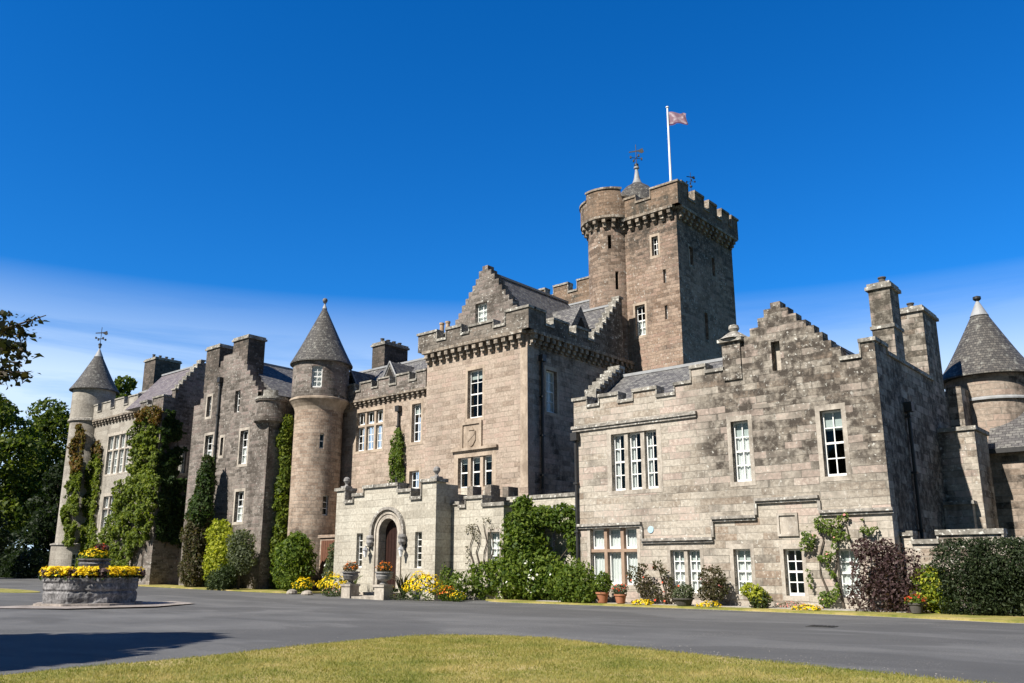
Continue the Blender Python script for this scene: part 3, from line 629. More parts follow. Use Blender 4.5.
# --- the main block
M1 = (-29.35, -28.32, 8.66, 11.15); M2 = (-29.95, -27.66, 5.2, 6.72); MS = (32.45, 33.32, 8.78, 10.9)
mb = MB(); wall(mb, 'F', 31, -32.35, -25.4, -.4, 12.45, [M1, M2]); mw = part(mb, 'main_block_wall', 'tan', label='warm tan ashlar front of the main block')
mb = MB(); wall(mb, 'R', -25.4, 31.5, 40, -.4, 12.45, [MS]); part(mb, 'main_block_side_wall', 'tan2', label='shaded tan side wall of the main block')
mb = MB(); mb.box(-32.35, -31.95, 31.5, 40, -.4, 12.4); part(mb, 'main_block_side_wall', 'tan2')
window(Cs, 'F', 31, *M1, 2, 4, curtain=None, blind=.18, smat='dressed_tan'); window(Cs, 'F', 31, *M2, 1, 2, lights=3, mull=.2, curtain=None, surround=.26, smat='dressed_tan', hood=True, blind=.2)
window(Cs, 'R', -25.4, *MS, 2, 4, curtain='full', smat='dressed_tan')
mb = MB()
for q in ((-29.72, -28.3, 8.35, 8.5), (-29.72, -28.3, 7.0, 7.1), (-29.72, -29.58, 7.1, 8.35), (-28.44, -28.3, 7.1, 8.35)): mb.box(q[0], q[1], 30.9, 30.998, q[2], q[3])
mb.box(-29.58, -28.44, 30.97, 30.999, 7.1, 8.35)
mb.prism([(-29.3, 8.0), (-29.3, 7.55), (-29.15, 7.32), (-29.01, 7.22), (-28.87, 7.32), (-28.72, 7.55), (-28.72, 8.0)], 1, 30.92, 30.969)
mb.prism([(-29.2, 8.05), (-29.05, 8.22), (-28.97, 8.22), (-28.82, 8.05)], 1, 30.925, 30.969)
mb.prism([(-29.28, 7.55), (-28.75, 7.98), (-28.75, 7.84), (-29.2, 7.48)], 1, 30.90, 30.919)
mb.build('carved_panel', 'dressed_tan', mw)
mb = MB(); mb.box(-25.85, -25.4, 30.988, 30.999, 5, 11.85); mb.build('quoin_strip', 'dressed_tan', mw)
corbels('F', 31, -32.35, -25.42, 12.42, .55, .36, .48, mw, w=.24); corbels('R', -25.4, 31.0, 40, 12.42, .55, .36, .48, mw, w=.24)
mp = [(-31.3, 13.5), (-30.55, 12.95), (-29.5, 13.45), (-28.9, 12.98), (-27.3, 13.3), (-26.45, 12.95), (-25.02, 13.6)]
mb = MB(); wall(mb, 'F', 30.62, -32.7, -25.02, 12.58, mp, th=.45); o = part(mb, 'parapet', 'parapet', label='lichened crenellated parapet on the main block front'); coping('F', 30.62, -32.7, mp, .45, o)
ms_ = [(31.9, 13.6), (32.6, 12.95), (33.8, 13.4), (34.5, 12.95), (35.5, 13.4), (36.1, 12.95), (36.6, 13.4)] + [(36.6 + .33 * (i + 1), 13.35 + .38 * (i + 1)) for i in range(7)]
mb = MB(); wall(mb, 'R', -25.02, 31.07, 38.91, 12.58, ms_, th=.4); 
o = part(mb, 'parapet', 'parapet', label='shaded parapet of the main block rising in crow steps'); coping('R', -25.02, 31.07, ms_, .4, o)
slab(-32.3, -25.42, 31.07, 40, 12.6)
gw = (-29.9, -29.06, 13.95, 15.1); gs = steps(-32.4, -26.0, 12.9, 17.0, 12, .36)
mb = MB(); wall(mb, 'F', 32.1, -32.4, -26.0, 12.6, gs, [gw], th=.5); o = part(mb, 'crow_step_gable', 'rubble', label='tall lichened crow stepped gable above the main block')
window(Cs, 'F', 32.1, *gw, 2, 3, curtain='full', surround=0)
gable_roof(1, 32.5, 39.4, [(-32.3, 12.65), (-29.2, 16.8), (-26.1, 12.65)])
mb = MB(); mb.box(-28.0, -26.15, 35.55, 37.25, 12.6, 13.75); d = part(mb, 'dormer', 'rubble')
mb = MB(); mb.prism([(35.3, 13.65), (36.4, 15.25), (37.5, 13.65)], 0, -28.6, -26.05); mb.build('dormer_roof', 'slate', d)
mb = MB(); mb.prism([(35.75, 13.6), (36.4, 14.6), (37.05, 13.6)], 0, -26.04, -26.02); mb.build('dormer_opening', 'dark', d)
gable_roof(0, -30.5, -25.42, [(36.3, 12.8), (38.75, 15.75), (39.3, 15.75), (39.3, 12.8)])
gable_roof(0, -33, -27.4, [(40.2, 12), (40.2, 14.2), (43.8, 18.3), (47, 14.2), (47, 12)])
chimney(Cs, -32.1, -31.0, 31.25, 31.85, 12.6, 13.35, [(-31.85, 31.55), (-31.4, 31.55)], pr=.13, ph=.7)
downpipe('R', -25.4, 32.0, 5, 11.2, Cs, r=.07)
bp_ = merlons(-36.5, -30.2, 19.7, 20.35, 1.2, .8)
mb = MB(); wall(mb, 'F', 45, -36.5, -30.2, 0, bp_, th=.5); o = part(mb, 'rear_block_wall', 'towpar'); coping('F', 45, -36.5, bp_, .5, o)

# --- the range between the main block and the turret
L1 = (-38.62, -36.35, 7.85, 10.1); L2 = (-33.98, -33.26, 7.95, 10.05); L3 = (-34.05, -33.3, 4.6, 6.4)
mb = MB(); wall(mb, 'F', 31.5, -41.2, -32.36, -.4, 10.72, [L1, L2, L3]); lw = part(mb, 'range_wall', 'tan', label='tan stone wall of the range left of the main block')
window(Cs, 'F', 31.5, *L1, 2, 3, lights=3, mull=.16, transoms=(1.45,), curtain=None, smat='dressed_tan', mmat='dressed_tan'); window(Cs, 'F', 31.5, *L2, 2, 4, curtain=None, blind=.25, smat='dressed_tan'); window(Cs, 'F', 31.5, *L3, 2, 4, curtain=None, smat='dressed_tan')
corbels('F', 31.5, -41.2, -32.37, 10.7, .3, .22, .4, lw, w=.17, slab=.12)
lp = merlons(-41.2, -32.72, 11.3, 11.75, .95, .62)
mb = MB(); wall(mb, 'F', 31.28, -41.2, -32.72, 10.83, lp, th=.4); o = part(mb, 'parapet', 'rubble', label='pale lichened crenellated parapet left of the main block'); coping('F', 31.28, -41.2, lp, .4, o, h=.1)
gable_roof(0, -42, -33.2, [(31.7, 10.9), (34.8, 13.65), (38, 10.9)]); slab(-41.2, -33.2, 31.7, 36, 10.9)
for x in (-40.1, -36.6):
    mb = MB(); mb.prism([(x - .62, 11.9), (x, 13.0), (x + .62, 11.9)], 1, 32.1, 34.0); o = part(mb, 'dormer_roof', 'slate')
    mb = MB(); mb.prism([(x - .42, 11.85), (x, 12.65), (x + .42, 11.85)], 1, 32.06, 32.09); mb.build('dormer_opening', 'dark', o)
    mb = MB(); mb.tube([(x, 32.08, 13.0), (x - .72, 32.08, 11.8)], .05, 6); mb.tube([(x, 32.08, 13.0), (x + .72, 32.08, 11.8)], .05, 6); mb.build('bargeboard', 'lead', o)
chimney(Cs, -41.9, -40.7, 35.2, 37.2, 11.5, 15.35, [(-41.3, 35.5 + .5 * i) for i in range(4)], ph=.3, pmat='potdark', mat='soot')
downpipe('F', 31.5, -34.95, 4.5, 9.75, Cs, r=.07)

# --- the cone roofed turret beside the entrance
mt = (-40.5, 30.2); mc = (*mt, 1.63)
mb = MB(); round_wall(mb, *mt, 1.38, -.4, 10.2, [(R(-27), .13, 7.9, 8.75), (R(-10), .17, 4.2, 5.3)]); o = tag(part(mb, 'round_turret', 'turret'), 'pinkish round turret with a corbelled top by the entrance')
mb = MB(); mb.lathe(*mt, [(1.38, 10.15), (1.44, 10.35), (1.54, 10.52), (1.66, 10.68), (1.72, 10.74), (1.72, 10.84), (1.6, 10.9)], 72); mb.build('corbel_ring', 'dressed_tan', o)
mb = MB(); round_wall(mb, *mt, 1.63, 10.86, 12.98, [(R(-45), .3, 11.35, 12.62)]); mb.build('turret_head', 'rubble', o)
cone_roof(o, *mt, 1.72, 13.0, 16.75, lead=.25, ball=.15, flare=.06)
window(Cs, 'F', 0, -.3, .3, 11.35, 12.62, 2, 4, theta=R(-45), c=mc, surround=0, depth=.12, curtain='full')
window(Cs, 'F', 0, -.13, .13, 7.9, 8.75, 1, 2, theta=R(-27), c=(*mt, 1.38), surround=0, depth=.14, curtain=None)
window(Cs, 'F', 0, -.17, .17, 4.2, 5.3, 1, 3, theta=R(-10), c=(*mt, 1.38), surround=0, depth=.14, curtain=None)
mb = MB(); mb.box(-38.85, -37.35, 29.5, 31.5, -.3, 2.95); mb.box(-38.95, -37.25, 29.4, 31.5, 2.952, 3.1); o = part(mb, 'side_entrance', 'turret')
mb = MB(); mb.box(-38.65, -37.5, 29.44, 29.498, .1, 2.8)
for k in range(6): mb.box(-38.64 + k * .19, -38.47 + k * .19, 29.42, 29.439, .12, 2.78)
mb.build('board_door', 'redwood', o)

# --- the gabled block with paired chimneys
GB = dict(g1=(-49.15, -48.65, 10.6, 11.9), g2=(-45.98, -45.42, 10.5, 11.85), g3=(-49.0, -48.1, 7.5, 9.4), g4=(-45.08, -44.25, 7.3, 9.3), g5=(-45.12, -44.24, 3.95, 5.7), g6=(-47.2, -46.9, 8.0, 9.1))
gp = [(-50.3, 11.5)] + steps(-50.3, -43.2, 11.3, 14.2, 8, 1.7)[0:] + [(-42.2, 11.0)]
mb = MB(); wall(mb, 'F', 28, -50.7, -42.2, -.3, gp, list(GB.values()), th=.6); gbw = part(mb, 'gabled_block_wall', 'rubble', label='grey rubble gable wall with paired chimneys')
for k, v in GB.items(): window(Cs, 'F', 28, *v, *((2, 4) if k[1] in '345' else (1, 3)), surround=.13 if k[1] in '35416' else 0, curtain='half' if k in ('g4', 'g5', 'g3') else None)
chimney(Cs, -49.75, -48.2, 28.02, 29.1, 12.2, 15.0, [(-49.0, 28.5)], mat='soot', ph=.2); chimney(Cs, -46.65, -45.0, 28.02, 29.2, 12.8, 15.05, [], mat='soot')
mb = MB(); wall(mb, 'R', -42.2, 28.6, 34, -.3, 11.0); part(mb, 'gabled_block_side_wall', 'rubble')
mb = MB(); mb.box(-50.7, -50.3, 28.6, 36, -.3, 11.2); part(mb, 'gabled_block_side_wall', 'rubble')
gable_roof(1, 28.55, 37, [(-50.4, 11.2), (-46.75, 14.1), (-42.3, 11.2)]); gable_roof(0, -45, -38.5, [(32.2, 10.9), (34.6, 13.6), (37, 10.9)])
bz = (-42.75, 28.45)
mb = MB(); mb.lathe(*bz, [(.1, 8.6), (.3, 8.9), (.62, 9.35), (.7, 9.5), (.95, 9.6), (.95, 9.75), (.82, 9.78), (.82, 10.75), (.92, 10.8), (.92, 10.92), (.6, 10.92)], 40); o = part(mb, 'corner_bartizan', 'rubble')
mb = MB(); mb.lathe(*bz, [(.95, 10.9), (.95, 11.04), (.6, 11.06), (0, 11.06)], 40); mb.lathe(*bz, [(.84, 11.04), (.84, 11.4), (.55, 11.42)], 14, a0=R(200), a1=R(250)); mb.lathe(*bz, [(.84, 11.04), (.84, 11.4), (.55, 11.42)], 14, a0=R(290), a1=R(350)); mb.build('bartizan_coping', 'coping', o)
downpipe('F', 28, -47.62, .4, 12.6, Cs, r=.07)

# --- the ivy clad bay and the far range with its tower
mb = MB(); wall(mb, 'F', 27.8, -57.6, -54.4, -.2, [(-56.6, 12.5), (-55.8, 12.1), (-54.4, 12.6)]); wall(mb, 'R', -54.4, 28.3, 31.6, -.2, holes=[(29.3, 29.8, 7.6, 9.3)], tops=[(28.6, 12.6)] + [(28.6 + .24 * (i + 1), 12.85 + .33 * (i + 1)) for i in range(8)] + [(31.6, 15.4)])
o = part(mb, 'creeper_bay_wall', 'rubble', label='bay wall half hidden under creeper'); coping('F', 27.8, -57.6, [(-56.6, 12.5), (-55.8, 12.1), (-54.4, 12.6)], .5, o); coping('R', -54.4, 28.6, [(28.6 + .24 * (i + 1), 12.85 + .33 * (i + 1)) for i in range(8)], .5, o, h=.1)
gable_roof(0, -60.5, -54.8, [(28.1, 12.4), (30.7, 15.4), (33.3, 12.4)], mat='slate_purple')
mb = MB(); wall(mb, 'F', 27, -57.6, -52.4, -.2, 6.6); wall(mb, 'R', -52.4, 27.5, 31.5, -.2, 6.6, [(28.9, 29.3, 1.2, 2.5), (28.6, 29.2, 3.7, 5.4)]); o = part(mb, 'creeper_bay_base', 'rubble'); coping('F', 27, -57.6, [(-52.4, 6.6)], .5, o)
mb = MB(); mb.box(-54.4, -52.9, 27.5, 31.5, 6.3, 6.55); mb.build('lead_flat_roof', 'lead', o)
window(Cs, 'R', -52.4, 28.9, 29.3, 1.2, 2.5, 1, 2, curtain=None, surround=.1); window(Cs, 'R', -52.4, 28.6, 29.2, 3.7, 5.4, 2, 4, curtain=None, surround=.12)
window(Cs, 'R', -54.4, 29.3, 29.8, 7.6, 9.3, 2, 4, surround=.1)
mb = MB(); wall(mb, 'F', 31.62, -54.9, -50.72, -.2, 13.2); part(mb, 'recess_wall', 'rubble')
gable_roof(0, -54.8, -50.4, [(31.62, 13.22), (33.6, 14.6), (36, 13.22)])
F1 = (-69.0, -65.3, 8.6, 11.65); F2 = (-68.7, -65.2, 4.3, 6.85)
mb = MB(); wall(mb, 'F', 31, -72.5, -57, -.2, 13.15, [F1, F2]); fw = part(mb, 'far_range_wall', 'ltower', label='pale wall of the far range beside the end tower')
window(Cs, 'F', 31, *F1, 2, 3, lights=4, mull=.2, transoms=(1.9,), curtain='sides', surround=.2); window(Cs, 'F', 31, *F2, 2, 3, lights=4, mull=.2, transoms=(1.6,), curtain='sides', surround=.2)
corbels('F', 31, -72.5, -57.3, 13.1, .4, .25, .55, fw, w=.26, slab=.14)
fp = merlons(-72.5, -57.3, 13.85, 14.45, 1.5, .8)
mb = MB(); wall(mb, 'F', 30.75, -72.5, -57.3, 13.24, fp, th=.45); o = part(mb, 'parapet', 'ltower', label='pale crenellated parapet of the far range'); coping('F', 30.75, -72.5, fp, .45, o, h=.1)
gable_roof(0, -72, -56, [(31.6, 13.3), (34.6, 16.2), (37.6, 13.3)]); slab(-72, -53, 31.2, 38, 13.3)
chimney(Cs, -74.6, -72.6, 36, 38.4, 13.5, 19.6, [(-73.6, 36.3 + .6 * i) for i in range(4)], ph=.4, pmat='potdark', mat='soot')
lt = (-73.3, 31.3)
mb = MB(); round_wall(mb, *lt, 1.85, -.2, 3.2, [(R(-22), .28, 1.2, 2.5)]); round_wall(mb, *lt, 1.6, 3.2, 13.3); o = tag(part(mb, 'round_tower', 'ltower'), 'pale round end tower with a dark cone roof')
mb = MB(); mb.lathe(*lt, [(1.6, 13.2), (1.76, 13.25), (1.76, 13.42), (1.6, 13.5)], 72); mb.build('string_ring', 'string', o); mb = MB(); mb.lathe(*lt, [(1.84, 3.12), (1.95, 3.16), (1.95, 3.26), (1.6, 3.34)], 72); mb.build('string_ring', 'string', o)
mb = MB(); round_wall(mb, *lt, 1.66, 13.4, 16.0); mb.build('tower_head', 'ltower', o)
cone_roof(o, *lt, 1.78, 16.0, 19.7, lead=.7, ball=.12, flare=.14)
weather_vane(o, *lt, 20.0, 1.15, .8)
window(Cs, 'F', 0, -.28, .28, 1.2, 2.5, 2, 3, theta=R(-22), c=(*lt, 1.85), surround=0, depth=.12, curtain=None)

# --- the keep
T = dict(t1=(-23.6, -23.18, 18.55, 19.7), t2=(-22.94, -22.76, 16.8, 17.6), t3=(-22.94, -22.76, 14.7, 15.5), t4=(-24.85, -24.2, 14.05, 15.85)); TS = dict(a=(41.28, 41.75, 18.05, 19.15), b=(44.0, 44.38, 18.1, 19.25), c=(42.72, 43.1, 13.95, 15.55))
mb = MB(); wall(mb, 'F', 40, -26, -21.95, 0, 21.0, list(T.values())); kw = part(mb, 'keep_wall', 'tower', label='sunlit brown rubble front of the square keep')
mb = MB(); wall(mb, 'R', -21.95, 40.5, 46.8, 0, 21.0, list(TS.values())); part(mb, 'keep_side_wall', 'tower', label='shaded side of the square keep')
mb = MB(); mb.box(-26, -22.46, 46.3, 46.8, 0, 22.0); part(mb, 'keep_back_wall', 'tower')
mb = MB(); mb.box(-26, -25.5, 40.5, 46.3, 0, 21); part(mb, 'keep_side_wall', 'tower')
for k, v in T.items(): window(Cs, 'F', 40, *v, *((2, 4) if k == 't4' else (2, 3) if k == 't1' else (1, 2)), surround=.12 if k in ('t1', 't4') else 0, smat='dressed_tan', curtain='half' if k == 't4' else None)
for v in TS.values(): window(Cs, 'R', -21.95, *v, 2, 4, surround=.1, smat='corbel', curtain=None)
corbels('F', 40, -25.6, -21.97, 20.98, .55, .36, .5, kw, w=.22); corbels('R', -21.95, 40, 46.8, 20.98, .55, .36, .55, kw, w=.24)
kp = [(-24.35, 22.25), (-23.3, 21.85), (-21.58, 22.4)]; ks = [(40.75, 22.5), (41.6, 21.7), (42.6, 22.4), (43.3, 21.7), (44.2, 22.4), (44.9, 21.7), (45.8, 22.4), (46.2, 21.7), (47.05, 22.4)]
mb = MB(); wall(mb, 'F', 39.62, -25.8, -21.58, 21.14, kp, th=.45); o = part(mb, 'parapet', 'towpar', label='sunlit parapet of the keep'); coping('F', 39.62, -25.8, kp, .45, o, mat='corbel')
mb = MB(); wall(mb, 'R', -21.58, 40.07, 47.05, 21.14, ks, th=.45); o = part(mb, 'parapet', 'towpar', label='shaded battlements along the side of the keep'); coping('R', -21.58, 40.07, ks, .45, o, mat='corbel')
slab(-26, -22.0, 40.07, 46.3, 21.15)
kt = (-26.65, 40.45)
mb = MB(); round_wall(mb, *kt, 1.36, 0, 21.1, [(R(-60), .1, 19.4, 20.25), (R(-44), .1, 16.9, 18.0), (R(-14), .1, 14.0, 15.05)]); mb.lathe(*kt, [(1.0, 0), (1.0, 21)], 24, 1); ko = tag(part(mb, 'stair_turret', ['tower', 'dark']), 'round stair turret on the corner of the keep')
ring_corbels(*kt, 1.36, 21.2, .5, .36, 18, ko)
mb = MB()
for a0, a1, zt in ((0, 175, 22.75), (175, 200, 22.75), (200, 252, 22.45), (252, 325, 22.95), (325, 360, 22.5)):
    n = max(4, int((a1 - a0) / 6)); mb.lathe(*kt, [(1.78, 21.34), (1.78, zt), (1.42, zt), (1.42, 21.34)], n, a0=R(a0), a1=R(a1)); mb.lathe(*kt, [(1.79, zt + .002), (1.85, zt + .002), (1.85, zt + .12), (1.4, zt + .12), (1.4, zt + .002)], n, 1, a0=R(a0 - 1), a1=R(a1 + 1))
    for a in (a0, a1):
        c, s = math.cos(R(a)), math.sin(R(a)); mb.face([(kt[0] + c * 1.78, kt[1] + s * 1.78, 21.34), (kt[0] + c * 1.42, kt[1] + s * 1.42, 21.34), (kt[0] + c * 1.42, kt[1] + s * 1.42, zt), (kt[0] + c * 1.78, kt[1] + s * 1.78, zt)])
mb.lathe(*kt, [(1.5, 21.4), (0, 21.4)], 24); mb.build('parapet', ['towpar', 'corbel'], ko)
cp_ = (-26.3, 43.1)
mb = MB(); mb.lathe(*cp_, [(1.35, 20.5), (1.35, 23.35)], 40); o = part(mb, 'cap_house', 'towpar')
mb = MB(); mb.lathe(*cp_, [(1.5, 23.3), (1.42, 23.6), (1.18, 24.15), (.8, 24.6), (.32, 24.95)], 48); mb.build('domed_roof', 'slate_cone', o)
mb = MB(); mb.lathe(*cp_, [(.34, 24.9), (.2, 25.25), (.11, 25.8), (.09, 25.95), (.17, 26.0), (.17, 26.1), (.05, 26.2), (0, 26.2)], 20); mb.build('lead_cap', 'lead', o)
weather_vane(o, *cp_, 26.15, 1.05, .5); weather_vane(kw, -23.5, 44.9, 24.5, .7, 1.1, stem=3.4)
# ------------------------------------------------------------------ ground, drive, lawn
def sheet(name, pts, dz, mat, kind='structure', thick=0.):
    """flat outline laid on the ground, filled as a fan of triangles about its own grid"""
    bm = bmesh.new(); vs = [bm.verts.new((p[0], p[1], g(p[0]) + dz)) for p in pts]
    f = bm.faces.new(vs)
    if thick:
        r = bmesh.ops.extrude_face_region(bm, geom=[f]); bmesh.ops.translate(bm, vec=(0, 0, -thick), verts=[v for v in r['geom'] if isinstance(v, bmesh.types.BMVert)])
    bmesh.ops.triangulate(bm, faces=bm.faces[:]); bmesh.ops.recalc_face_normals(bm, faces=bm.faces[:])
    me = bpy.data.meshes.new(name); bm.to_mesh(me); bm.free(); me.materials.append(M[mat])
    o = bpy.data.objects.new(name, me); COL.objects.link(o); o['kind'] = kind; return o
def strips(name, xs, y0, y1, dz, mat):
    mb = MB()
    for a, b in zip(xs[:-1], xs[1:]): mb.face([(a, y0, g(a) + dz), (b, y0, g(b) + dz), (b, y1, g(b) + dz), (a, y1, g(a) + dz)])
    o = mb.build(name, mat); o['kind'] = 'structure'; return o
def smooth(pts, n=8, closed=True):
    out = []; N = len(pts)
    for i in range(N if closed else N - 1):
        p = [Vector(pts[(i + k - 1) % N] if closed else pts[min(max(i + k - 1, 0), N - 1)]) for k in range(4)]
        for j in range(n):
            t = j / n; out.append(.5 * ((2 * p[1]) + (-p[0] + p[2]) * t + (2 * p[0] - 5 * p[1] + 4 * p[2] - p[3]) * t * t + (-p[0] + 3 * p[1] - 3 * p[2] + p[3]) * t ** 3))
    return out
def ground_mats():
    t = NT('asphalt'); p = t.obj(); f = t.noise(p, 70, 3, .7); b = t.noise(p, .35, 5, .6); w = t.noise(t.obj((.25, .9, 1)), .9, 4)
    c = t.ramp(t.math('ADD', t.math('MULTIPLY', f, .55), t.math('MULTIPLY', b, .45)), [(.3, (.062, .062, .062)), (.5, (.105, .105, .104)), (.7, (.16, .16, .157))])
    c = t.mix(t.math('MULTIPLY', t.rng(w, .48, .7), .45), c, (.17, .168, .163)); c = t.mix(t.math('MULTIPLY', t.rng(t.noise(p, 26, 2, .6), .66, .72), .5), c, (.27, .265, .25))
    v = t.n('TexVoronoi', feature='DISTANCE_TO_EDGE'); v.inputs['Scale'].default_value = .33; wv = t.n('VectorMath', operation='ADD'); nv = t.noise(p, 1.1, 5, .6)
    t.l(p, wv.inputs[0]); sc_ = t.n('VectorMath', operation='SCALE'); t.l(nv.outputs['Color'], sc_.inputs[0]); sc_.inputs['Scale'].default_value = 1.6; t.l(sc_, wv.inputs[1]); t.l(wv, v.inputs['Vector'])
    crack = t.math('MULTIPLY', t.rng(v.outputs['Distance'], .0, .006, 1., 0.), t.rng(t.noise(p, .3, 2), .52, .6)); c = t.mix(t.math('MULTIPLY', crack, .6), c, (.03, .03, .03))
    ptch = t.rng(t.noise(t.obj((.12, .3, 1)), 1., 3, .5, .4), .5, .53); c = t.mix(t.math('MULTIPLY', ptch, .55), c, (.07, .07, .07))
    grit = t.math('MULTIPLY', t.rng(t.noise(p, 45, 2, .5), .62, .68), t.rng(t.noise(p, .5, 4), .45, .7)); c = t.mix(grit, c, (.33, .31, .28))
    M['asphalt'] = t.bsdf(c, .9, t.math('ADD', f, grit), .5, .012)
    t = NT('lawn_turf'); p = t.obj(); a = t.noise(p, .7, 6, .66); b = t.noise(p, 3.5, 5, .65); f = t.noise(t.obj((1, 1, .2)), 55, 4, .75)
    m = t.math('ADD', t.math('ADD', t.math('MULTIPLY', a, .6), t.math('MULTIPLY', b, .22)), t.math('MULTIPLY', f, .2))
    c = t.ramp(m, [(.36, (.10, .125, .022)), (.45, (.19, .195, .042)), (.54, (.31, .265, .08)), (.64, (.46, .36, .17))])
    M['turf'] = t.bsdf(c, .95, f, .8, .02)
    t = NT('far_grass'); p = t.obj(); c = t.ramp(t.noise(p, .15, 5), [(.3, (.035, .055, .014)), (.7, (.075, .095, .025))]); M['grass_far'] = t.bsdf(c, .95)
    M['kerb'] = plain('kerb_stone', (.22, .21, .19), (.42, .40, .37), 7, .95, .4)
    M['gravel'] = plain('pale_gravel', (.20, .185, .16), (.50, .47, .43), 30, .95, .9)
    M['flag'] = stone('paving_setts', [(.24, .21, .19), (.34, .30, .27), (.42, .37, .33), (.38, .30, .28)], .5, .35, mortar=(.14, .13, .12), stain=.3, band=.2, lichen=.2, seed=20., bump=.3)
    M['blade'] = leafmat('grass_blades', [(.09, .125, .018), (.19, .20, .035), (.31, .265, .075), (.45, .35, .15)], .3, .7, .8, .4, .65)
ground_mats()
strips('ground', [-1500, -75, -28, 1500], -900, 1800, 0, 'grass_far')
strips('driveway', [-113, -75, -28, 75], -45, 33, .008, 'asphalt')
LAWN = smooth([(-11.6, 3.2), (-12.1, 4.9), (-12.25, 7.2), (-12.75, 9.9), (-12.75, 12.2), (-11.3, 13.3), (-9.6, 13.15), (-8.0, 12.6), (-5.04, 11.95), (-2.7, 11.4), (2, 10), (8, 6), (10, -2), (6, -10), (-4, -11), (-10, -3)], 8)
sheet('lawn', [(p[0] + .05 * noise.noise((p[0] * 2, p[1] * 2, 0)), p[1] + .05 * noise.noise((p[0] * 2, p[1] * 2, 5))) for p in LAWN], .028, 'turf', thick=.03)
sheet('island_lawn', [(p[0], p[1]) for p in smooth([(-50.5, 16.0), (-47.5, 15.8), (-44.8, 16.6), (-44.6, 17.6), (-47.5, 18.2), (-51, 17.9)], 6)], .03, 'turf', thick=.03)
V1 = smooth([(-24, 26.9), (-20, 26.55), (-14.5, 26.35), (-9, 25.65), (-6, 24.9), (-4.7, 24.6), (-4.1, 25.3), (-4.4, 26.6), (-4.2, 28.6), (-24, 29.4)], 6)
sheet('gravel_margin', [(p[0], p[1] - .16 if p[1] < 26.95 else p[1]) for p in V1], .014, 'gravel')
sheet('grass_verge', [(p[0] - (.12 if p[0] > -5 else 0), p[1]) for p in V1], .07, 'turf', thick=.07)
sheet('planting_bed', [(-22, 27.3), (-8, 27.0), (-7.5, 27.99), (-22, 27.99)], .085, 'gravel', thick=.05)
V2 = [(-62, 26.0), (-52, 26.0), (-45, 25.9), (-40, 26.0), (-36.2, 26.4), (-36, 28), (-36, 30), (-42.3, 30.8), (-42.3, 28), (-52.9, 28), (-52.9, 26.45), (-62, 26.45)]
sheet('grass_verge', V2, .06, 'turf', thick=.06)
sheet('distant_road', [(-113, 40), (-73, 35), (-73, 33.5), (-113, 33)], .02, 'kerb')
def blades(name, poly, n, keep, hmin=.02, hmax=.05):
    P = np.array([(p[0], p[1]) for p in poly]); lo, hi = P.min(0), P.max(0); pts = []
    while len(pts) < n:
        q = rng.uniform(lo, hi, (n, 2)); ins = np.zeros(len(q), bool); j = len(P) - 1
        for i in range(len(P)):
            c = ((P[i, 1] > q[:, 1]) != (P[j, 1] > q[:, 1])) & (q[:, 0] < (P[j, 0] - P[i, 0]) * (q[:, 1] - P[i, 1]) / (P[j, 1] - P[i, 1] + 1e-12) + P[i, 0]); ins ^= c; j = i
        q = q[ins]; q = q[keep(q)] if keep else q; pts.extend(q.tolist())
    q = np.array(pts[:n]); a = rng.uniform(0, 2 * np.pi, n); h = rng.uniform(hmin, hmax, n) * np.array([.75 + .9 * max(0, noise.noise((x * 1.3, y * 1.3, 3.))) for x, y in q]); w = rng.uniform(.003, .006, n); lean = rng.normal(0, .6, (n, 2)) * h[:, None]
    z = np.array([g(x) for x in q[:, 0]]) + .028; d = np.stack([np.cos(a) * w, np.sin(a) * w], 1)
    V = np.zeros((n, 3, 3)); V[:, 0, :2] = q - d; V[:, 1, :2] = q + d; V[:, 2, :2] = q + lean; V[:, 0, 2] = z; V[:, 1, 2] = z; V[:, 2, 2] = z + h
    return raw(name, V.reshape(-1, 3), 3, 'blade')
def raw(name, V, k, mat, parent=None):
    n = len(V) // k; me = bpy.data.meshes.new(name); me.vertices.add(len(V)); me.vertices.foreach_set('co', V.astype(np.float32).ravel())
    me.loops.add(n * k); me.loops.foreach_set('vertex_index', np.arange(n * k, dtype=np.int32)); me.polygons.add(n)
    me.polygons.foreach_set('loop_start', np.arange(0, n * k, k, dtype=np.int32)); me.materials.append(M[mat]); me.update(); me.validate()
    o = bpy.data.objects.new(name, me); COL.objects.link(o); o.parent = parent; return o
tag(blades('lawn_grass', [(p[0] + .13 * noise.noise((p[0] * 1.7, p[1] * 1.7, 2)) - (.05 if p[0] < -9 else 0), p[1] + .1 + .13 * noise.noise((p[0] * 1.7, p[1] * 1.7, 9))) for p in LAWN], 110000, lambda q: (q[:, 0] * -.648 + q[:, 1] * .76 > 8.3) & (q[:, 0] < 0)), 'short dry mown grass covering the front lawn', 'grass', kind='stuff')

def pebbles():
    V = []; n = 0
    edge = [(p[0], p[1]) for p in LAWN if p[1] > 3] + [(x, 26.3 + .9 * math.sin(x)) for x in np.arange(-22, -5, .3)] + [(-36 + i * .4, 25.6) for i in range(34)]
    while n < 1700:
        q = random.choice(edge); r = abs(random.gauss(0, .55)); an = random.uniform(0, 6.28); x, y = q[0] + r * math.cos(an), q[1] + r * math.sin(an) + .2
        s = random.uniform(.004, .011); z = .012; P = [np.array((x + s * math.cos(k * 2.1 + an), y + s * math.sin(k * 2.1 + an), z)) for k in range(3)]; t = np.array((x, y, z + s * 1.1))
        for k in range(3): V += [P[k], P[(k + 1) % 3], t]
        n += 1
    return raw('loose_chippings', np.array(V), 3, 'kerb')
tag(pebbles(), 'loose pale chippings scattered along the edges of the drive', 'gravel', kind='stuff')
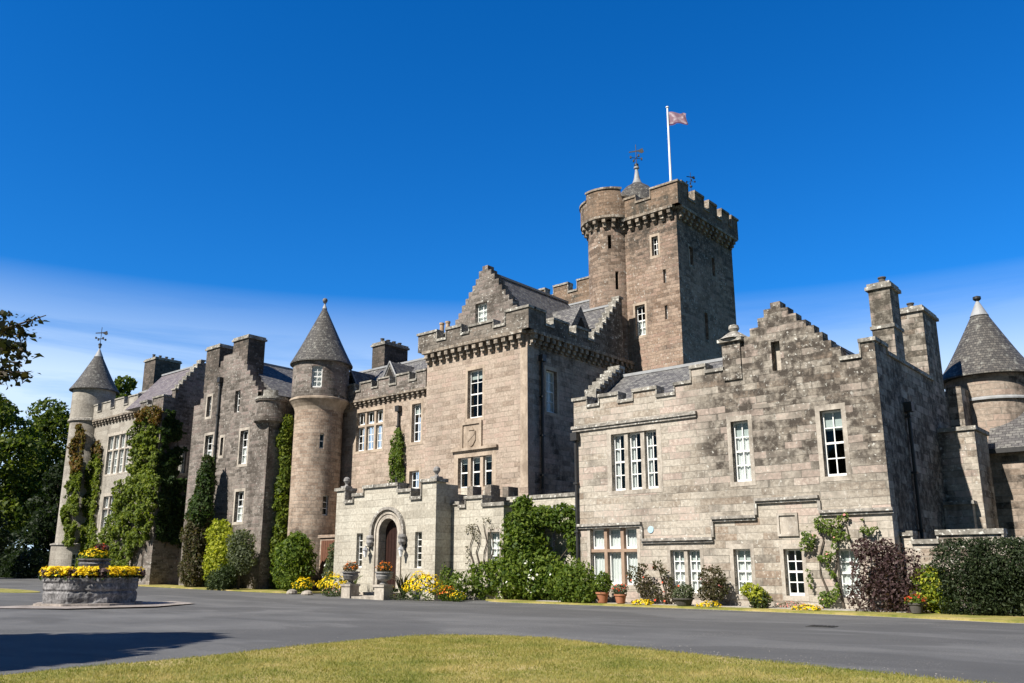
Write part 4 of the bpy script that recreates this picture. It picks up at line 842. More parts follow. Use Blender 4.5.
# ------------------------------------------------------------------ foliage helpers (positions are local to the plant's base)
def unit(v): return v / np.maximum(np.linalg.norm(v, axis=-1, keepdims=True), 1e-9)
def leaves(name, P, Nn, size, mat, parent=None, flat=.55, wide=.55):
    n = len(P); P = np.asarray(P, float); nn = unit(np.asarray(Nn, float) * flat + rng.normal(0, 1, (n, 3)) * (1 - flat)); t = unit(np.cross(nn, rng.normal(0, 1, (n, 3)))); b = np.cross(nn, t)
    s = size * rng.uniform(.5, 1.5, n)[:, None]; V = np.empty((n, 4, 3)); V[:, 0] = P - t * s * .5; V[:, 1] = P + b * s * wide * .5 + nn * s * .12; V[:, 2] = P + t * s * .5; V[:, 3] = P - b * s * wide * .5 + nn * s * .12
    return raw(name, V.reshape(-1, 3), 4, mat, parent)
def blob(c, r, n, shell=.35):
    d = unit(rng.normal(0, 1, (n, 3))); k = (1 - shell * rng.random(n) ** 1.3)
    lump = np.array([1 + .28 * noise.noise(Vector(q) * 1.9 + Vector(c) * .7) + .14 * noise.noise(Vector(q) * 5 + Vector(c)) for q in d])
    p = d * (k * lump)[:, None] * np.array(r) + np.array(c); return p, unit(d / np.array(r))
def cloud(blobs, n):
    w = np.array([(b[1][0] * b[1][1] * b[1][2]) ** (2 / 3) for b in blobs]); w /= w.sum(); P, Q = [], []
    for (c, r), f in zip(blobs, w):
        p, q = blob(c, r, max(8, int(n * f))); P.append(p); Q.append(q)
    P, Q = np.concatenate(P), np.concatenate(Q); k = P[:, 2] > .02; return P[k], Q[k]
def crown_blobs(w, h0, h1, k, rmin, rmax, taper=.5):
    out = []
    for i in range(k):
        t = (i + .5) / k; z = h0 + (h1 - h0) * t; a = i * 2.4; rad = w * (1 - taper * t) * math.sqrt(max(.05, 1 - abs(2 * t - .75) ** 2.4 * .8)) * random.uniform(.35, .75); r = random.uniform(rmin, rmax) * (1 - .35 * t)
        out.append(((rad * math.cos(a), rad * math.sin(a), z), (r, r, r * .8)))
    return out
def shrub(name, label, cat, x, y, blobs, n, size, mat, group=None, stem=True, flowers=None, flat=.5, dz=0., extra=None):
    o = empty(name, (x, y, g(x) + dz), label, cat, group); P, Q = cloud(blobs, n); leaves('foliage', P, Q, size, mat, o, flat)
    if stem:
        mb = MB()
        for i in range(4):
            c, r = blobs[(i * 3) % len(blobs)]; mb.tube([(.06 * math.cos(i * 1.6), .06 * math.sin(i * 1.6), -.05), (c[0] * .5, c[1] * .5, c[2] * .55), (c[0], c[1], c[2])], [.035, .025, .012], 6)
        mb.build('stem', 'bark', o)
    if flowers:
        fm, fn, fs = flowers; i = rng.choice(len(P), fn); q = P[i] + Q[i] * .04; k = q[:, 2] > .15; leaves('bloom', q[k], np.tile((0, -.6, .8), (k.sum(), 1)) + Q[i][k], fs, fm, o, .7, .9)
    if extra: extra(o)
    return o
def flower_clump(label, x, y, rx, ry, h, mat, n=500, fs=.07, leaf='bright', group=None, dz=0., name='flower_clump', nl=600):
    o = empty(name, (x, y, g(x) + dz), label, 'flowers', group); P, Q = blob((0, 0, h * .45), (rx, ry, h * .5), nl); k = P[:, 2] > 0; leaves('foliage', P[k], Q[k], fs * 1.1, leaf, o)
    P, Q = blob((0, 0, h * .5), (rx, ry, h * .55), n, .12); k = (P[:, 2] > h * .35) & (np.array([noise.noise(Vector(p) * 4.5 / max(.3, rx)) for p in P]) > -.25); leaves('bloom', P[k], Q[k] + np.array((0, 0, .5)), fs, mat, o, .75, .9); return o
def inside(poly, s, z):
    ins = False; j = len(poly) - 1
    for i in range(len(poly)):
        a, b = poly[i], poly[j]
        if (a[1] > z) != (b[1] > z) and s < (b[0] - a[0]) * (z - a[1]) / (b[1] - a[1] + 1e-12) + a[0]: ins = not ins
        j = i
    return ins
def climber(name, label, kind, at, poly, thick, n, size, mat, cat='climber', group=None, gaps=-.45, rag=.25, second=None, fl=None, freq=1.):
    """leaves over a wall patch; kind 'F' faces -Y, 'R' faces +X. poly is in (along, height)."""
    c = poly[0]; P = []; D = []
    lo = [min(p[i] for p in poly) for i in (0, 1)]; hi = [max(p[i] for p in poly) for i in (0, 1)]
    while len(P) < n:
        s = random.uniform(lo[0] - rag, hi[0] + rag); z = random.uniform(lo[1], hi[1] + rag)
        w = (noise.noise((s * 1.7, z * 1.7, 3.)) + .5 * noise.noise((s * 4.3, z * 4.3, 7.))) * rag * 1.6
        if not inside(poly, s + w, z + w * .7): continue
        m = noise.noise((s * .9 * freq, z * .9 * freq, 11.)) + .55 * noise.noise((s * 2.6 * freq, z * 2.6 * freq, 2.))
        if m < gaps: continue
        d = thick * max(.12, min(1., .5 + .75 * m)) * (1 - .75 * random.random() ** 2); P.append((s, z)); D.append(d)
    P = np.array(P); D = np.array(D); x0 = (lo[0] + hi[0]) / 2
    base = (x0, at, 0) if kind == 'F' else (at, x0, 0)
    base = (base[0], base[1], g(base[0])); o = empty(name, base, label, cat, group)
    if kind == 'F': Q = np.stack([P[:, 0] - x0, -D, P[:, 1] - base[2]], 1); N_ = np.tile((0, -1, .35), (n, 1))
    else: Q = np.stack([D, P[:, 0] - x0, P[:, 1] - base[2]], 1); N_ = np.tile((1, 0, .35), (n, 1))
    k = np.ones(n, bool)
    if second: k = ~((P[:, 1] + np.array([1.2 * noise.noise((p[0] * .8, p[1] * .8, 4)) for p in P])) > second[1])
    leaves('foliage', Q[k], N_[k], size, mat, o, .6)
    if second and (~k).any(): leaves('foliage', Q[~k], N_[~k], size, second[0], o, .6)
    if fl: i = rng.choice(n, fl[1]); leaves('bloom', Q[i] + N_[i] * .06, N_[i], fl[2], fl[0], o, .8, .9)
    mb = MB()
    for i in range(4):
        pts = []; sx = lo[0] + (hi[0] - lo[0]) * (.2 + .2 * i); zt = min(hi[1], max([p[1] for p in P if abs(p[0] - sx) < .6] + [lo[1] + 1])) * .92
        for j in range(6): pts.append((sx + .12 * math.sin(j * 1.9 + i) - x0, -.04 if kind == 'F' else sx + .12 * math.sin(j * 1.9 + i) - x0, lo[1] + (zt - lo[1]) * j / 5 - base[2]))
        if kind == 'R': pts = [(.04, p[0], p[2]) for p in pts]
        mb.tube(pts, [.04 - .005 * j for j in range(6)], 6)
    mb.build('stem', 'bark', o); return o
def pot(label, x, y, r, h, mat='terracotta', name='flower_pot', cat='pot', group=None):
    mb = MB(); mb.lathe(0, 0, [(0, 0), (r * .7, 0), (r * .95, h * .8), (r * 1.08, h * .82), (r * 1.08, h), (r * .95, h), (r * .9, h * .9)], 24); mb.lathe(0, 0, [(r * .92, h * .9), (0, h * .92)], 24, 1)
    return tag(mb.build(name, [mat, 'soil'], None, (x, y, g(x) + .09)), label, cat, group)

# ------------------------------------------------------------------ climbers on the castle
climber('creeper', 'creeper hanging over the front of the bay and turning red at its top', 'F', 27.78, [(-57.6, 6.0), (-57.5, 9), (-57.5, 11.6), (-56.3, 12.0), (-54.2, 11.7), (-53.9, 6.0)], .75, 8000, .2, 'ivy', second=('ivyred', 10.9), gaps=-.25, freq=1.3, rag=.35)
climber('creeper', 'broad green creeper covering the lower projection of the bay', 'F', 26.98, [(-58.8, .9), (-58.9, 3.4), (-57.6, 5.4), (-57, 7.2), (-55, 7.2), (-52.2, 7.0), (-52.0, 4.2), (-52.8, 2.9), (-54.2, 2.5), (-55.4, .6)], .8, 9500, .2, 'ivy', gaps=-.25, freq=1.3, rag=.35)
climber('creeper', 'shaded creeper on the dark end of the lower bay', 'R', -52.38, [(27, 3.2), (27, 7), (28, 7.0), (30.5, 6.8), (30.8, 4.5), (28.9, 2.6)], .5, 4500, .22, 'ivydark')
climber('creeper', 'reddish creeper strands spreading over the front of the round end tower', 'F', 30.1, [(-72.4, 3.0), (-73.2, 6), (-72.6, 8), (-73.0, 11), (-72.0, 12.8), (-71.0, 12.2), (-70.6, 8), (-70.5, 3)], .6, 5200, .24, 'ivy', second=('ivyred', 9.0), gaps=-.2)
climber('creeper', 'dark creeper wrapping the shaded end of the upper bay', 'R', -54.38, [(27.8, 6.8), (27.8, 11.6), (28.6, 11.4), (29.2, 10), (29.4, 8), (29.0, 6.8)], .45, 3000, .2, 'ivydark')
climber('creeper', 'creeper climbing the pale wall beside the round end tower', 'F', 30.98, [(-71.9, .4), (-72.4, 4), (-71.8, 8), (-71.4, 11.2), (-70.3, 11.6), (-69.5, 10), (-69.4, 7.6), (-69.6, 4.6), (-68.9, 3.6), (-66.5, 3.7), (-65.2, 4.6), (-64.6, 7.0), (-62.4, 7.5), (-60.8, 10), (-58, 10.5), (-57.2, 2), (-58, .3)], .45, 15000, .26, 'ivy', second=('ivyred', 10.2))
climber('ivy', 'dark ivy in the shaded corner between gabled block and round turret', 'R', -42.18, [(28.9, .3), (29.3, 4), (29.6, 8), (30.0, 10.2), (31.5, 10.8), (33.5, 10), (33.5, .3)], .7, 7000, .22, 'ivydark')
shrub('ivy', 'sunlit ivy column climbing between the gabled block and the round turret', 'climber', -41.75, 29.1, [((-.1 + .12 * math.sin(i * 2), .1 * math.cos(i * 1.7), .6 + .85 * i), (.62 - .02 * i, .5, .75)) for i in range(11)], 10000, .19, 'ivy')
climber('ivy', 'narrow tuft of bright ivy around the downpipe above the porch', 'F', 31.48, [(-35.4, 5.4), (-35.35, 7.4), (-35.1, 8.7), (-34.8, 8.9), (-34.5, 8.4), (-34.4, 6.8), (-34.5, 5.4)], .5, 2600, .13, 'bright', gaps=-.9, rag=.1)
climber('rose', 'sparse climbing stems on the cream bay wall', 'F', 27.98, [(-26.3, 1.2), (-26.5, 3), (-26.0, 3.5), (-24.9, 3.4), (-24.5, 3.0), (-25.5, 2.9), (-25.9, 2.2)], .12, 200, .08, 'brownleaf', gaps=.12, freq=2.)
climber('rose', 'tall thin climbing rose between the last two ground floor windows', 'F', 27.98, [(-10.95, .1), (-11.2, 1.4), (-11.2, 2.6), (-10.6, 2.95), (-9.2, 2.95), (-8.75, 2.6), (-9.2, 2.2), (-10.1, 2.15), (-10.3, 1.0), (-10.4, .1)], .35, 1500, .09, 'bright', gaps=-.02, freq=1.8, fl=('pink', 7, .08))
# the big flowering climber over the link wall
def big(o):
    P, Q = cloud([((.3, -1.0, 1.0), (1.3, .5, .7)), ((1.2, -1.0, .8), (.9, .4, .6))], 260); k = (Q[:, 1] < .1) & (rng.random(len(P)) < .2); leaves('bloom', P[k], Q[k], .11, 'whitef', o, .7, .9)
shrub('flowering_shrub', 'huge leafy climber with white flowers mounded over the wall beside the porch', 'shrub', -23.0, 28.3,
      [((-.4, 0, 3.1), (.85, .75, .95)), ((-.4, 0, 2.2), (1.05, .9, 1.1)), ((-1.1, -.1, 1.0), (1.1, .8, .95)), ((.2, -.2, 1.1), (1.4, .85, 1.1)), ((.4, .2, 3.4), (.9, .5, .5)), ((1.4, .3, 3.3), (.8, .45, .6)), ((2.1, .35, 2.6), (.55, .4, .9)), ((1.4, -.2, .8), (1.1, .7, .8)), ((-2.4, -.2, .8), (.9, .7, .8)), ((-.5, 0, 3.95), (.45, .4, .4))], 15000, .17, 'bright', extra=big)
shrub('leafy_shrub', 'bright green shrub at the left corner of the wing', 'shrub', -19.75, 27.0, [((0, 0, .8), (.75, .5, .85)), ((-.5, .1, .7), (.6, .5, .7)), ((.45, 0, .45), (.45, .4, .45))], 3600, .13, 'bright')
shrub('fern_shrub', 'feathery pale green plants at the foot of the porch side wall', 'shrub', -26.3, 26.9, [((-.35, 0, .7), (.3, .3, .75)), ((.3, .1, .6), (.55, .4, .6)), ((.0, .0, .4), (.6, .4, .4))], 1800, .12, 'bright')
# shrubs before the gabled block
shrub('evergreen_shrub', 'tall pointed evergreen in front of the grey gable', 'shrub', -47.2, 27.0, [((0, 0, 1.2), (1.1, .7, 1.4)), ((-.1, 0, 2.8), (1.05, .7, 1.3)), ((.1, 0, 4.3), (.9, .6, 1.2)), ((.35, 0, 5.6), (.7, .5, 1.1)), ((.5, 0, 6.8), (.42, .35, .9))], 11000, .18, 'brownleaf', extra=lambda o: leaves('foliage', *cloud([((.3, -.1, 4.6), (.95, .65, 1.2)), ((.45, -.05, 5.9), (.75, .55, 1.1)), ((.55, 0, 6.9), (.45, .4, .8))], 5000), .17, 'ivydark', o))
shrub('golden_shrub', 'bright golden green shrub against the grey gabled block', 'shrub', -44.3, 26.9, [((-.3, 0, 2.9), (.95, .6, .95)), ((.2, 0, 1.8), (1.1, .65, 1.1)), ((-.5, 0, 1.5), (.8, .6, 1.0)), ((.5, 0, 2.4), (.7, .5, .8)), ((0, 0, .7), (1.0, .6, .7))], 6500, .19, 'lime')
shrub('weeping_shrub', 'pale grey green rounded shrub beside the golden one', 'shrub', -42.1, 26.7, [((0, 0, 2.4), (1.0, .6, .85)), ((.3, 0, 1.7), (.9, .55, .8)), ((-.4, .1, 1.9), (.7, .5, .8))], 4500, .14, 'greyleaf')
shrub('clipped_bush', 'low clipped box bush below the pale weeping shrub', 'shrub', -42.6, 26.1, [((0, 0, .6), (.75, .55, .7)), ((.4, 0, .7), (.5, .5, .6)), ((-.9, 0, .5), (.6, .5, .55))], 4200, .11, 'box')
shrub('round_shrub', 'rounded green bush at the foot of the round turret', 'shrub', -38.6, 27.7, [((0, 0, 1.2), (1.25, .9, 1.1)), ((.3, 0, 2.0), (.95, .8, .9)), ((-.4, 0, 1.8), (.9, .8, .9)), ((.2, 0, 2.6), (.55, .5, .5)), ((0, 0, .6), (1.0, .8, .6))], 8000, .17, 'bright')
shrub('grey_shrub', 'small grey green shrub with white flowers left of the porch', 'shrub', -35.6, 28.0, [((0, 0, 1.1), (.55, .5, .9)), ((.1, 0, 1.9), (.4, .4, .7))], 2600, .13, 'greyleaf', flowers=('whitef', 40, .1))
flower_clump('round clump of yellow daisies before the reddish side door', -36.9, 27.1, .6, .45, .75, 'yellow', 600, .09, group=None)
flower_clump('wide clump of yellow flowers left of the porch steps', -33.35, 26.2, .95, .5, 1.0, 'yellow', 900, .09)
flower_clump('low green and pink bedding beside the left stone plinth', -32.6, 25.6, .6, .35, .5, 'pink', 40, .06, leaf='box')
flower_clump('large yellow flowering bush right of the porch steps', -26.9, 25.8, 1.0, .5, 1.1, 'yellow', 1300, .09)
flower_clump('low green bedding between right urn and yellow bush', -28.1, 25.6, .7, .35, .55, 'yellow', 20, .06, leaf='box')
flower_clump('orange and red bedding flowers beside the porch corner', -25.75, 26.1, .45, .3, .6, 'orange', 260, .07)
flower_clump('pale yellow bedding flowers right of the orange ones', -25.0, 26.0, .4, .3, .4, 'yellow', 200, .06)
def spiky(label, x, y, h, mat, n=26, dz=0., tall=None):
    o = empty('spiky_plant', (x, y, g(x) + dz), label, 'plant'); V = []
    for i in range(n):
        a = random.uniform(0, 6.28); l = h * random.uniform(.7, 1.1); sp = random.uniform(.15, .7); w = .03
        p0 = np.array((0, 0, 0.)); p1 = np.array((math.cos(a) * sp * l * .5, math.sin(a) * sp * l * .5, l * .7)); p2 = np.array((math.cos(a) * sp * l, math.sin(a) * sp * l, l * .85)); t = np.array((-math.sin(a), math.cos(a), 0)) * w
        V += [p0 - t, p0 + t, p1 + t, p1 - t, p1 - t, p1 + t, p2 + t * .2, p2 - t * .2]
    raw('foliage', np.array(V), 4, mat, o); return o
spiky('reddish spiky plant behind the right urn', -28.6, 26.3, 1.3, 'brownleaf', 40)
spiky('green spiky plant beside the door steps', -30.9 - .9, 26.0, 1.1, 'greyleaf', 30)
# along the wing
pot('terracotta pot holding a pale green bush under the mullioned window', -18.75, 27.2, .24, .38); shrub('potted_bush', 'pale green bush growing in the left terracotta pot', 'plant', -18.75, 27.2, [((0, 0, .3), (.38, .32, .34)), ((.05, 0, .55), (.26, .25, .24))], 900, .1, 'bright', dz=.42)
pot('terracotta pot with red flowers right of the pale bush', -17.95, 27.2, .22, .32); flower_clump('red geranium flowers in the second terracotta pot', -17.95, 27.2, .3, .26, .42, 'redf', 110, .06, dz=.38, name='geranium', leaf='greyleaf')
shrub('rose_bush', 'slender leaning rose bush under the mullioned window', 'rose', -17.0, 27.4, [((-.45, 0, 1.1), (.32, .2, .3)), ((-.1, 0, .8), (.35, .25, .4)), ((.25, 0, .45), (.42, .25, .4)), ((-.1, 0, 1.35), (.2, .15, .15))], 900, .1, 'brownleaf', flowers=('redf', 6, .09))
shrub('rose_bush', 'thin rose with reddish leaves left of the paired window', 'rose', -16.15, 27.5, [((-.35, 0, 1.4), (.22, .16, .2)), ((-.12, 0, 1.05), (.16, .15, .3)), ((.12, 0, .7), (.2, .15, .3)), ((.42, 0, .5), (.2, .15, .3)), ((0, 0, .25), (.25, .2, .2))], 520, .1, 'brownleaf', flowers=('redf', 7, .09))
pot('dark low trough pot under the paired window', -15.3, 27.1, .34, .24, 'potdark'); shrub('lavender', 'grey green lavender growing in the dark trough', 'plant', -15.3, 27.1, [((0, 0, .15), (.42, .3, .3)), ((.1, 0, .25), (.3, .25, .25))], 1100, .08, 'greyleaf', dz=.3)
shrub('rose_bush', 'dense dark rose bush between the paired and single windows', 'rose', -14.3, 27.35, [((0, 0, 1.0), (.5, .3, .4)), ((.1, 0, .65), (.45, .3, .4)), ((-.25, 0, .5), (.3, .25, .3))], 1500, .1, 'brownleaf', flowers=('pink', 9, .08))
flower_clump('low yellow flowers at the foot of the leaning rose', -16.75, 26.75, .42, .18, .26, 'yellow', 320, .06, nl=160)
flower_clump('low yellow flowers at the foot of the dense rose', -14.1, 26.65, .46, .18, .26, 'yellow', 320, .06, nl=160)
flower_clump('low yellow flowers at the foot of the tall climbing rose', -10.8, 26.65, .48, .18, .24, 'yellow', 320, .06, nl=160)
shrub('spurge', 'yellow green spurge plant leaning in front of the single window', 'plant', -12.65, 27.1, [((-.15, 0, .62), (.36, .28, .22)), ((.08, 0, .4), (.35, .26, .3))], 900, .1, 'lime', extra=lambda o: leaves('foliage', *cloud([((.15, 0, .3), (.36, .26, .32))], 700), .09, 'box', o))
flower_clump('tiny pinkish groundcover under the dark paned window', -11.7, 27.6, .55, .2, .3, 'pink', 90, .05, leaf='brownleaf', nl=200)
shrub('smoke_bush', 'large purple leaved shrub at the right corner of the wing', 'shrub', -8.5, 27.2, [((-.3, 0, 1.3), (.75, .55, .8)), ((.35, 0, 1.1), (.8, .55, .9)), ((-.4, 0, .5), (.85, .55, .55)), ((.5, 0, .5), (.75, .55, .55)), ((-.6, 0, 1.9), (.35, .3, .35)), ((.0, 0, 1.8), (.4, .35, .4))], 5200, .1, 'purple')
shrub('leafy_shrub', 'yellow green shrub between the purple bush and the hedge', 'shrub', -7.35, 27.3, [((0, 0, .95), (.5, .4, .45)), ((.25, 0, .6), (.5, .4, .45)), ((-.2, 0, .5), (.4, .4, .4))], 2000, .11, 'lime', extra=lambda o: leaves('foliage', *cloud([((0, 0, .9), (.52, .42, .47)), ((.3, 0, .5), (.5, .42, .45))], 1500), .11, 'bright', o))
pot('dark pot of red flowers in front of the yellow green shrub', -7.6, 26.6, .2, .28, 'potdark'); flower_clump('red and orange flowers in the dark pot before the hedge', -7.6, 26.6, .28, .24, .3, 'redf', 160, .06, dz=.3, name='geranium')
o = empty('hedge', (-4.9, 27.2, 0), 'large dark clipped evergreen hedge at the right edge', 'hedge')
P, Q = cloud([((0 + x, random.uniform(-.15, .15), z), (.95, .75, .8)) for x in (-1.35, -.5, .4, 1.2, 2.0, 2.8) for z in (.6, 1.4)], 60000); k = P[:, 2] < 2.15; leaves('foliage', P[k], Q[k], .085, 'yew', o, .4, .45)
mb = MB()
for i in range(5): mb.tube([(-1.4 + i * .9, 0, -.05), (-1.3 + i * .9, .05, 1), (-1.45 + i * .9, 0, 1.7)], [.06, .04, .02], 6)
mb.build('stem', 'bark', o)
shrub('grey_shrub', 'small grey green bush at the kerb end near the hedge', 'shrub', -4.35, 25.9, [((0, 0, .3), (.45, .4, .32))], 1500, .08, 'greyleaf')
# garden wall
gt_ = [(-8.1, 2.3), (-7.3, 2.05), (-5.6, 2.3), (-4.9, 2.05), (-3.2, 2.3), (-2.4, 2.05), (-.7, 2.3), (0, 2.05), (3, 2.3)]
root = empty('garden_wall', (-4, 28.6, 0), 'low lichened battlemented garden wall running behind the hedge', 'wall')
mb = MB(); wall(mb, 'F', 28.6, -8.4, 3, -.3, gt_, th=.4); w_ = mb.build('wall', 'gable', root); w_.location = (4, -28.6, 0)
c_ = coping('F', 28.6, -8.4, gt_, .4, root, h=.15, over=.08); c_.location = (4, -28.6, 0)

# ------------------------------------------------------------------ urns, lanterns, stones, planter, flag
for (x, y, lb) in ((-31.05, 25.35, 'left'), (-28.75, 25.3, 'right')):
    mb = MB(); mb.box(-.3, .3, -.26, .26, -.15, .5); mb.box(-.34, .34, -.3, .3, .502, .6)
    tag(mb.build('stone_plinth', 'dressed', None, (x, y, .05)), 'square stone plinth on the %s of the entrance steps' % lb, 'plinth', 'plinths flanking the steps')
    mb = MB(); mb.lathe(0, 0, [(.17, 0), (.19, .04), (.1, .09), (.12, .14), (.3, .22), (.36, .36), (.33, .45), (.4, .48), (.4, .54), (.31, .54), (.3, .46), (0, .46)], 28)
    tag(mb.build('stone_urn', 'urn', None, (x, y, .65)), 'grey stone urn on the plinth %s of the entrance steps' % lb, 'urn', 'urns flanking the steps')
    flower_clump('orange and yellow flowers in the urn %s of the entrance steps' % lb, x, y, .34, .33, .5, 'orange', 240, .065, dz=1.08, name='urn_flowers', leaf='brownleaf', group='flowers in the entrance urns')
for (x, lb) in ((-31.75, 'left'), (-29.3, 'right')):
    o = empty('wall_lantern', (x, 26.99, 2.15), 'small iron wall lantern on the %s of the porch door' % lb, 'lantern', 'lanterns beside the door')
    mb = MB(); mb.tube([(0, 0, .1), (0, -.14, .2), (0, -.26, .12)], .018, 6); mb.box(-.05, .05, -.02, 0, -.05, .25); mb.build('bracket', 'iron', o)
    mb = MB(); mb.lathe(0, -.26, [(.06, -.28), (.13, 0), (.0, .0)], 6); mb.lathe(0, -.26, [(.05, -.32), (.07, -.28), (0, -.28)], 6); mb.build('lantern_glass', 'metalwhite', o)
    mb = MB(); mb.lathe(0, -.26, [(.16, 0), (.1, .1), (.04, .14), (.03, .2), (0, .22)], 6); mb.build('lantern_cap', 'lead', o)
for i, (x, y) in enumerate(((-53.2, 25.6), (-51.6, 25.6), (-36.3, 26.0), (-34.9, 25.9))):
    mb = MB(); mb.lathe(0, 0, [(.2, -.05), (.24, .05), (.2, .14), (.1, .19), (0, .2)], 12)
    for k, p in enumerate(mb.v): mb.v[k] = p * (1 + .18 * noise.noise(p * 3 + Vector((i, 0, 0)))) * Vector((1.15, .8, 1)).x
    tag(mb.build('edging_stone', 'dressed', None, (x, y, g(x))), ('left of two pale edging stones by the ivy bay', 'right of two pale edging stones by the ivy bay', 'left of two pale edging stones near the yellow flowers', 'right of two pale edging stones near the yellow flowers')[i], 'stone', 'pale edging stones')
px, py = -32.3, 14.5; zg = g(px)
oct_ = lambda r, a=22.5: [(r * math.cos(R(a + 45 * k)), r * math.sin(R(a + 45 * k))) for k in range(8)]
ap = MB(); ap.face([(x, y, 0) for x, y in oct_(3.6, 10)]); o = ap.build('paved_apron', 'flag', None, (px, py, zg + .016)); o['kind'] = 'structure'
pl = empty('stone_planter', (px, py, zg), 'large octagonal rough stone planter on the drive', 'planter'); pl.scale = (.93, .93, .82)
A = 40.
mb = MB(); mb.lathe(0, 0, [(2.02, .0), (2.02, .1), (1.6, .11)], 8, a0=R(A), a1=R(A + 360)); mb.build('base_step', 'flag', pl)
mb = MB(); n = 8
def rough(p): return p + Vector((p.x, p.y, 0)).normalized() * (.05 * noise.noise(p * 5) + .06 * noise.noise(p * 2.2))
for k in range(8):
    c0, c1 = (Vector((math.cos(R(A + 45 * j)), math.sin(R(A + 45 * j)), 0)) for j in (k, k + 1)); nu, nv = 14, 12
    def pp(u, v):
        rad = 1.72 + .05 * math.sin(v * 3.1) - (.07 if .42 < v < .58 else 0) + (.06 if v > .9 else 0)
        q = (c0 * (1 - u) + c1 * u) * rad; q.z = .1 + 1.0 * v; return rough(q) if 0 < v < .98 else q
    for i in range(nu):
        for j in range(nv): mb.face([pp(i / nu, j / nv), pp((i + 1) / nu, j / nv), pp((i + 1) / nu, (j + 1) / nv), pp(i / nu, (j + 1) / nv)])
bs = mb.build('basin', 'basin', pl)
mb = MB(); mb.lathe(0, 0, [(1.78, 1.098), (1.78, 1.16), (1.5, 1.16), (1.45, 1.0), (0, 1.0)], 8, a0=R(A), a1=R(A + 360)); mb.build('rim', 'urn', pl)
mb = MB(); mb.lathe(0, 0, [(.3, 1.0), (.22, 1.3), (.3, 1.42), (.52, 1.58), (.58, 1.75), (.52, 1.86), (.6, 1.9), (.6, 1.97), (.4, 1.97), (0, 1.9)], 28); mb.build('pedestal_urn', 'basin', pl)
def ring_flowers():
    o = empty('flower_ring', (px, py, zg + .9), 'ring of yellow flowers and dark foliage filling the stone planter', 'flowers'); n = 5200
    a = rng.uniform(0, 2 * np.pi, n); r = 1.38 + rng.normal(0, .19, n).clip(-.4, .33); z = .05 + .3 * rng.random(n) * (1 - ((r - 1.45) / .75) ** 2).clip(.1, 1); P = np.stack([r * np.cos(a), r * np.sin(a), z], 1)
    f = np.array([noise.noise((2.2 * math.cos(t) * 1.5, 2.2 * math.sin(t) * 1.5, 1.)) for t in a]); dk = f < -.12
    N_ = np.stack([np.cos(a) * .6, np.sin(a) * .6, np.ones(n)], 1)
    leaves('bloom', P[~dk] + (0, 0, .08), N_[~dk], .1, 'yellow', o, .7, .9); leaves('foliage', P[dk], N_[dk], .13, 'purple', o); q = rng.choice(n, 1800); leaves('foliage', P[q] - (0, 0, .05), N_[q], .12, 'ivydark', o)
    flower_clump('yellow and red flowers in the urn on top of the planter', px, py, .5, .45, .42, 'yellow', 500, .08, dz=1.55, name='urn_flowers')
    flower_clump('dark red foliage tuft above the planter urn flowers', px + .1, py + .15, .25, .25, .3, 'redf', 60, .07, dz=1.85, name='urn_flowers', leaf='purple')
ring_flowers()
fp_ = empty('flagpole', (-23.9, 43.1, 21.15), 'white flagpole flying a small pinkish flag above the keep', 'flagpole')
mb = MB(); mb.tube([(0, 0, 0), (0, 0, 8.2)], [.09, .055], 12); mb.build('pole', 'metalwhite', fp_); mb = MB(); mb.lathe(0, 0, [(0, 8.2), (.1, 8.24), (.1, 8.3), (0, 8.34)], 12); mb.build('pole_cap', 'metalwhite', fp_)
def flag():
    t = NT('flag_cloth'); uv = t.n('UVMap'); sp = t.n('SeparateXYZ'); t.l(uv, sp.inputs[0]); u, v = sp.outputs[0], sp.outputs[1]
    d1 = t.math('ABSOLUTE', t.math('SUBTRACT', u, v)); d2 = t.math('ABSOLUTE', t.math('SUBTRACT', t.math('ADD', u, v), 1.)); d = t.math('MINIMUM', d1, d2)
    c = t.mix(t.math('MULTIPLY', t.rng(d, .05, .16, 1., 0.), t.rng(t.noise(t.comb(u, v), 5, 3), .35, .6)), (.24, .15, .19), (.44, .38, .42)); c = t.mix(t.math('LESS_THAN', t.math('ABSOLUTE', t.math('SUBTRACT', v, .06)), .05), c, (.08, .04, .10)); m = t.bsdf(c, .8)
    mb = MB(); nu, nv = 18, 10
    def p(u, v):
        droop = .42 * u ** 1.5; h = .95 * (1 - .6 * u); return (1.25 * u * .86, .5 * u + .2 * math.sin(9 * u + 2.8 * v) * u ** .7, 7.95 - .02 - droop * (1.0 - .2 * v) - (1 - v) * h - .18 * u * (1 - v))
    for i in range(nu):
        for j in range(nv):
            q = [(i / nu, j / nv), ((i + 1) / nu, j / nv), ((i + 1) / nu, (j + 1) / nv), (i / nu, (j + 1) / nv)]; mb.face([p(*k) for k in q], 0, q)
    mb.build('flag', m, fp_)
flag()

mb = MB(); mb.box(-.3, .3, -.22, .22, -.02, .012)
for i in range(6): mb.box(-.26 + i * .09, -.22 + i * .09, -.18, .18, .0121, .02)
tag(mb.build('drain_cover', 'iron', None, (-7.9, 20.3, .01)), 'small iron drain cover set in the grey drive', 'drain cover')
